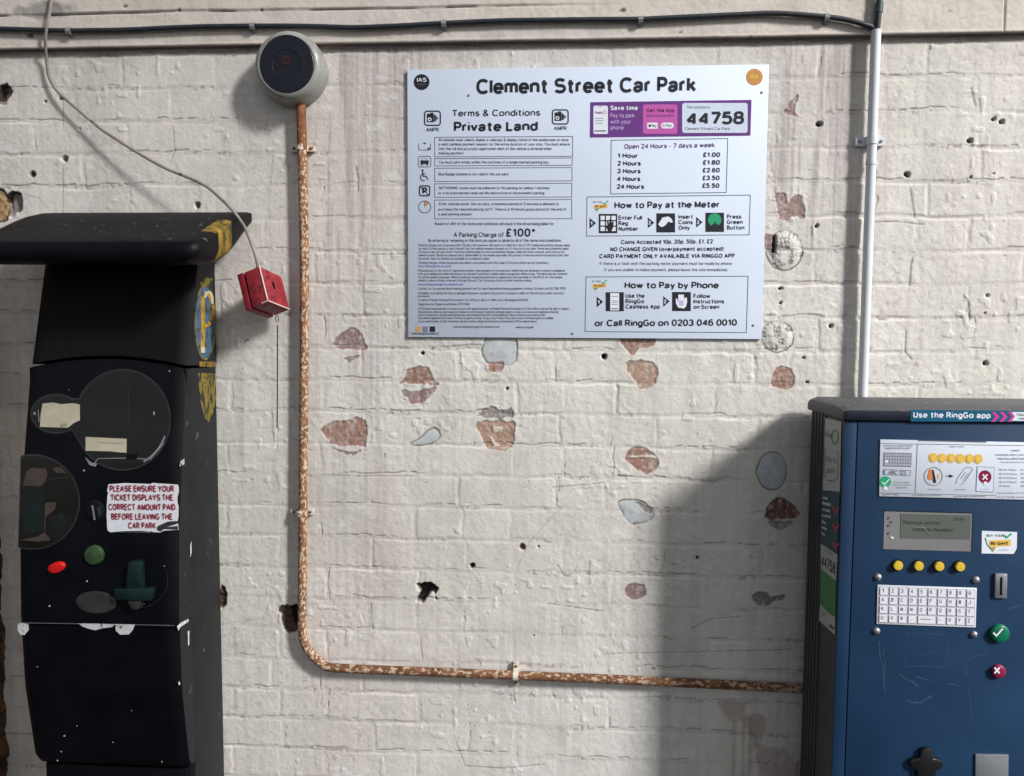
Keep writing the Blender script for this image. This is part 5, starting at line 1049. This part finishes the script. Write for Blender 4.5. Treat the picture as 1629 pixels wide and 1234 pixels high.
    tq('Press the green', 218, 390, 532, 16); tq('button to confirm', 206, 396, 560, 16); tq('registration', 240, 362, 588, 16); tq('SELECT TIME', 90, 268, 664, 15); tq('PAYMENT ACCEPTED', 420, 730, 672, 15); tq('NO REFUND CAN BE GIVEN', 870, 1205, 684, 15); tq('INSERT COINS', 820, 975, 146, 15)
    for i in range(6): poly(b, pi_, [q(*p) for p in ell(642+i*98, 258+i*2.6, 49, 52, 24)], 'yellow_ink', .0004+(i % 2)*.0002); poly(b, pi_, [q(*p) for p in ell(642+i*98, 258+i*2.6, 34, 38, 20)], 'tan_ink' if i % 2 else 'gold', .0008); 
    for i in range(6): poly(b, pi_, [q(*p) for p in ell(642+i*98, 258+i*2.6, 31, 35, 20)], 'yellow_ink', .0010)
    line(b, pi_, [q(*p) for p in ell(645, 460, 98, 98, 36)], .9, 'smallink', .0004, True); poly(b, pi_, [q(*p) for p in ((580, 470), (600, 385), (628, 375), (640, 440), (640, 500), (600, 500))], 'orange', .0004); poly(b, pi_, [q(*p) for p in ((630, 392), (648, 390), (676, 520), (664, 532), (648, 530))], 'ink', .0006); poly(b, pi_, [q(*p) for p in ((694, 440), (712, 432), (716, 470), (696, 490))], 'yellow_ink', .0004)
    line(b, pi_, [q(780, 455), q(840, 457)], 1.1, 'ink', .0004); poly(b, pi_, [q(820, 438), q(868, 458), q(820, 476)], 'ink', .0005)
    line(b, pi_, [q(890, 545), q(905, 480), q(985, 375), q(1010, 358), q(1062, 366), q(1072, 385), q(1000, 500), q(950, 552)], .7, 'smallink', .0004); line(b, pi_, [q(940, 490), q(1000, 410)], .7, 'smallink', .0004); line(b, pi_, [q(970, 505), q(1030, 425)], .7, 'smallink', .0004)
    poly(b, pi_, [q(1118, 352), q(1308, 360), q(1296, 634), q(1105, 624)], 'mauve_ink', .0003); poly(b, pi_, [q(1124, 358), q(1302, 366), q(1290, 628), q(1111, 618)], 'sign', .0005)
    poly(b, pi_, [q(*p) for p in ell(1204, 466, 70, 72, 30)], 'crimson', .0007); line(b, pi_, [q(1178, 438), q(1230, 494)], 2.4, 'white', .0009); line(b, pi_, [q(1230, 438), q(1178, 494)], 2.4, 'white', .0010); poly(b, pi_, [q(1192, 515), q(1222, 515), q(1232, 558), q(1186, 556)], 'white', .0011)
    tq('Insert coins', 592, 724, 608, 15); tq('Take ticket', 872, 1000, 610, 15); tq('To cancel', 1150, 1250, 606, 15)
    tq('TARIFF', 1480, 1585, 190, 18, 'grey_ink', .17); tq('CHARGES APPLY 24 HOURS', 1320, 1720, 236, 18, 'grey_ink', .16); tq('AND INCLUDES SUNDAYS', 1336, 1720, 278, 18, 'grey_ink', .16); tq('including bank holidays', 1370, 1720, 312, 14)
    for i, (a_, c_) in enumerate((('Up to 1 Hour', '£1.00'), ('Up to 2 Hours', '£1.80'), ('Up to 3 Hours', '£2.60'), ('Up to 4 Hours', '£3.50'), ('24 Hours', '£5.50'))): tq(a_, 1358, 1548 if i < 4 else 1478, 394+i*44, 17, 'grey_ink', .15, 4); tq(c_, 1596, 1680, 396+i*44, 17, 'grey_ink', .15, 2)
    tq('PAY & DISPLAY TICKET', 1336, 1700, 648, 15); tq('PAY BY PHONE AVAILABLE', 1330, 1700, 692, 15); b.build('panel_graphics', ip, 0)
    # display
    def plate(pts, lift, th, m, name, parent, bev=.0): 
        mb = MB(); mb.prism([np.array(U(*p, DF))+(0, -lift, 0) for p in pts], m, (0, th, 0)); return mb.build(name, parent, bevel=bev)
    ds = plate(((1406.4, 813), (1546, 816.6), (1544, 877), (1404.8, 873)), .0012, .0008, 'lcdframe', 'display', dr)
    plate(((1432.4, 816.8), (1543.6, 819.4), (1542.4, 857.4), (1431.6, 855.4)), .0018, .0005, 'lcd', 'lcd_screen', ds)
    pd = Plane(lambda x, y: U(x, y, DF+.0018), (1, 0, 0), (0, 0, 1), (0, -1, 0)); b = MB(); text(b, pd, 'Please enter', 1437, 1497, 833.4, 6, 'lcdink', .15, 9, .0004, y2=834.6); text(b, pd, 'Vehicle Number', 1452, 1517, 844.6, 6, 'lcdink', .15, 9, .0004, y2=845.6); text(b, pd, '12:04', 1517, 1534, 828, 5, 'lcdink', .15, 9, .0004)
    b.build('display_lettering', ds, 0)
    for x, y in ((1414, 823.5), (1418, 830), (1414, 836), (1413.5, 848)): b = MB(); poly(b, pd, ell(x, y, 2, 2.2, 10), 'grey_ink', .0004); b.build('indicator_dot', ds, 0)
    b = MB()
    line(b, pd, [(1451, 838), (1470, 839), (1479, 851)], 1.4, 'lcdframe', .0006); b.build('glass_scratch', ds, 0); b = MB(); poly(b, pd, [(1416, 853), (1422, 854), (1421, 858), (1417, 856)], 'chipw', .0005); b.build('paint_chip', ds, 0)
    b = MB(); line(b, pl, [(1405.4, 812.2), (1547, 815.8), (1545.2, 878)], 1.5, 'blackplastic', .0012); b.build('display_bezel', ds, 0)
    # sticker with yellow band
    st = plate(((1561.6, 844), (1617.6, 846), (1617, 872), (1612, 880.8), (1561.2, 880)), .0010, .0004, 'white', 'award_sticker', dr)
    b = MB(); ps = Plane(lambda x, y: U(x, y, DF+.0010), (1, 0, 0), (0, 0, 1), (0, -1, 0)); poly(b, ps, [(1574, 859), (1608, 858), (1607.6, 868), (1574, 869.4)], 'yellow_ink', .0004); text(b, ps, 'RI GHT', 1576, 1604, 866.8, 5.4, 'ink', .2, 9, .0008); text(b, ps, 'BUY YOUR', 1569.5, 1597, 853.6, 4, 'smallink', .15, 8, .0004); line(b, ps, [(1597, 851), (1601, 855), (1609, 848.6)], 2.4, 'green_ink', .0006)
    line(b, ps, [(1567, 855), (1571, 867), (1579.5, 876.5), (1583, 871)], 1.4, 'green_ink', .0005); poly(b, ps, [(1575, 870), (1584, 869.6), (1579, 877)], 'gold', .0007); line(b, ps, [(1588, 874.6), (1604, 874.4)], .7, 'smallink', .0005); b.build('sticker_graphics', st, 0)
    # buttons
    def knob(name, x, y, r, prof, m, n=28, parent=dr):
        c = U(x, y, DF); s = np.linalg.norm(U(x+r, y, DF)-c); mb = MB(); mb.lathe(c, [(s*a, d) for a, d in prof], m, n=n); return mb.build(name, parent, 40)
    for x, y in ((1426, 898), (1458.8, 898.7), (1491.3, 899.3), (1524.2, 899.8)):
        o = knob('function_button', x+.8, y, 9.6, ((1, -.001), (1, .003), (.9, .0045), (.86, .0045)), 'blackplastic'); knob('button_cap', x+.4, y, 7.6, ((1, .004), (1, .0075), (.9, .009), (.03, .0094)), 'yellow', parent=o)
    for x, y in ((1396.3, 917.3), (1552, 921.6), (1394, 1002.8), (1548.7, 1008.5)): knob('dome_bolt', x, y, 5.9, ((1, -.001), (.97, .0025), (.75, .005), (.4, .0062), (.03, .0066)), 'silver')
    kp = plate(((1395.2, 929.6), (1552.8, 934.6), (1551, 997.2), (1393.6, 991.6)), .0030, .0027, 'keyedge', 'keypad', dr, .0006)
    KP = ((1397.2, 931.8), (1550.6, 936.7), (1548.9, 994.9), (1395.6, 989.4)); plate(KP, .0033, .0004, 'keyplate', 'keypad_membrane', kp)
    def kq(u, v_): 
        a, b2, c, d = [np.array(p) for p in KP]; return tuple((a*(1-u)+b2*u)*(1-v_)+(d*(1-u)+c*u)*v_)
    pk = Plane(lambda x, y: U(x, y, DF+.0034), (1, 0, 0), (0, 0, 1), (0, -1, 0))
    for r, rw in enumerate(('1234567890', 'ABCDEFGHIJ', 'KLMNOPQRST', 'UVW.\0\0-XYZ')):
        for c, ch in enumerate(rw):
            if r == 3 and c == 5: continue
            wd = 2 if (r == 3 and c == 4) else 1
            u0, u1, v0, v1 = (c+.12)/10, (c+wd-.12)/10, (r+.11)/4, (r+.89)/4
            mb = MB(); mb.prism([np.array(U(*p, DF))+(0, -.0046, 0) for p in (kq(u0, v0), kq(u1, v0), kq(u1, v1), kq(u0, v1))], 'keys', (0, .0012, 0))
            pk2 = Plane(lambda x, y: U(x, y, DF+.0046), (1, 0, 0), (0, 0, 1), (0, -1, 0))
            a_, b_ = kq((u0*.66+u1*.34), v0+.75*(v1-v0)), kq((u0*.34+u1*.66), v0+.75*(v1-v0))
            if ch == '\0': line(mb, pk2, [kq(u0*.8+u1*.2, (v0+v1)/2), kq(u0*.2+u1*.8, (v0+v1)/2)], 1.2, 'smallink', .0003)
            else: text(mb, pk2, ch, a_[0], b_[0], a_[1], 6.4, 'smallink', .16, 10, .0003)
            mb.build('key', kp, 30)
    sl = plate(((1581, 911), (1600, 911.6), (1599.4, 950.4), (1580.2, 949.8)), .006, .0056, 'steel', 'coin_slot', dr, .0012); plate(((1588.3, 916), (1591.9, 916), (1591.3, 945), (1587.7, 945)), .0063, .0002, 'hole', 'slot', sl)
    o = knob('confirm_button', 1588.4, 1006, 15.2, ((1, -.001), (1, .005), (.95, .0075), (.85, .009), (.4, .0098), (.03, .01)), 'green'); pc = Plane(lambda x, y: U(x, y, DF+.0102), (1, 0, 0), (0, 0, 1), (0, -1, 0)); b = MB(); line(b, pc, [(1580, 1006), (1585, 1011.2), (1595, 999.6)], 2.6, 'white', .0004); b.build('tick_mark', o, 0)
    o = knob('cancel_button', 1586.6, 1066.4, 11.2, ((1, -.001), (1, .005), (.95, .007), (.85, .008), (.4, .0086), (.03, .0088)), 'crimson'); pc2 = Plane(lambda x, y: U(x, y, DF+.009), (1, 0, 0), (0, 0, 1), (0, -1, 0)); b = MB(); line(b, pc2, [(1582, 1061.6), (1590, 1070.6)], 2.8, 'white', .0004); line(b, pc2, [(1590, 1061.6), (1582, 1070.6)], 2.8, 'white', .0005); b.build('cross_mark', o, 0)
    # scuffs, outline of a lost label
    b = MB(); line(b, pl, [(1441, 1006.2), (1507, 1008.8), (1505.8, 1060.6), (1440, 1059)], .7, 'scuff', .0008, True); b.build('label_outline', dr, 0)
    rr = random.Random(9)
    def wob(a, c, n=6, j=1.2): return [(a[0]+(c[0]-a[0])*i/n+rr.uniform(-j, j), a[1]+(c[1]-a[1])*i/n+rr.uniform(-j, j)) for i in range(n+1)]
    for a, c, w in (((1398, 1020), (1408, 1100), 1.2), ((1405, 1030), (1409, 1090), .8), ((1430, 1072), (1462, 1092), 1.8), ((1456, 1076), (1478, 1082), 1.2), ((1440, 1115), (1462, 1118), 1.6), ((1462, 1118), (1483, 1106), 2.0), ((1508, 1086), (1528, 1092), 1.4), ((1538, 1050), (1572, 1036), .9), ((1537, 1050), (1536, 1075), 1.0), ((1540, 1090), (1546, 1150), 1.0), ((1512, 1114), (1521, 1127), .9), ((1465, 1044), (1486, 1034), .8), ((1600, 970), (1622, 962), 1.2), ((1605, 892), (1625, 905), 1.4)): b = MB(); line(b, pl, wob(a, c), w, 'scuff', .0008); b.build('scuff_mark', dr, 0)
    # handle and lower plate
    b = MB(); b.prism([np.array(U(*p, DF))+(0, -.010, 0) for p in ((1463, 1188), (1469, 1186), (1477, 1187), (1480, 1193), (1481, 1203), (1494, 1205), (1497, 1210), (1495, 1219), (1486, 1222), (1483, 1250), (1455, 1250), (1456, 1222), (1447, 1217), (1443.5, 1209), (1447, 1204), (1460, 1202))], 'blackplastic', (0, .0098, 0)); b.build('coin_return_handle', dr, bevel=.0025)
    plate(((1550.4, 1198), (1603, 1199.4), (1602, 1290), (1549.4, 1290)), .004, .0036, 'steel', 'ticket_plate', dr, .001)
newmeter()
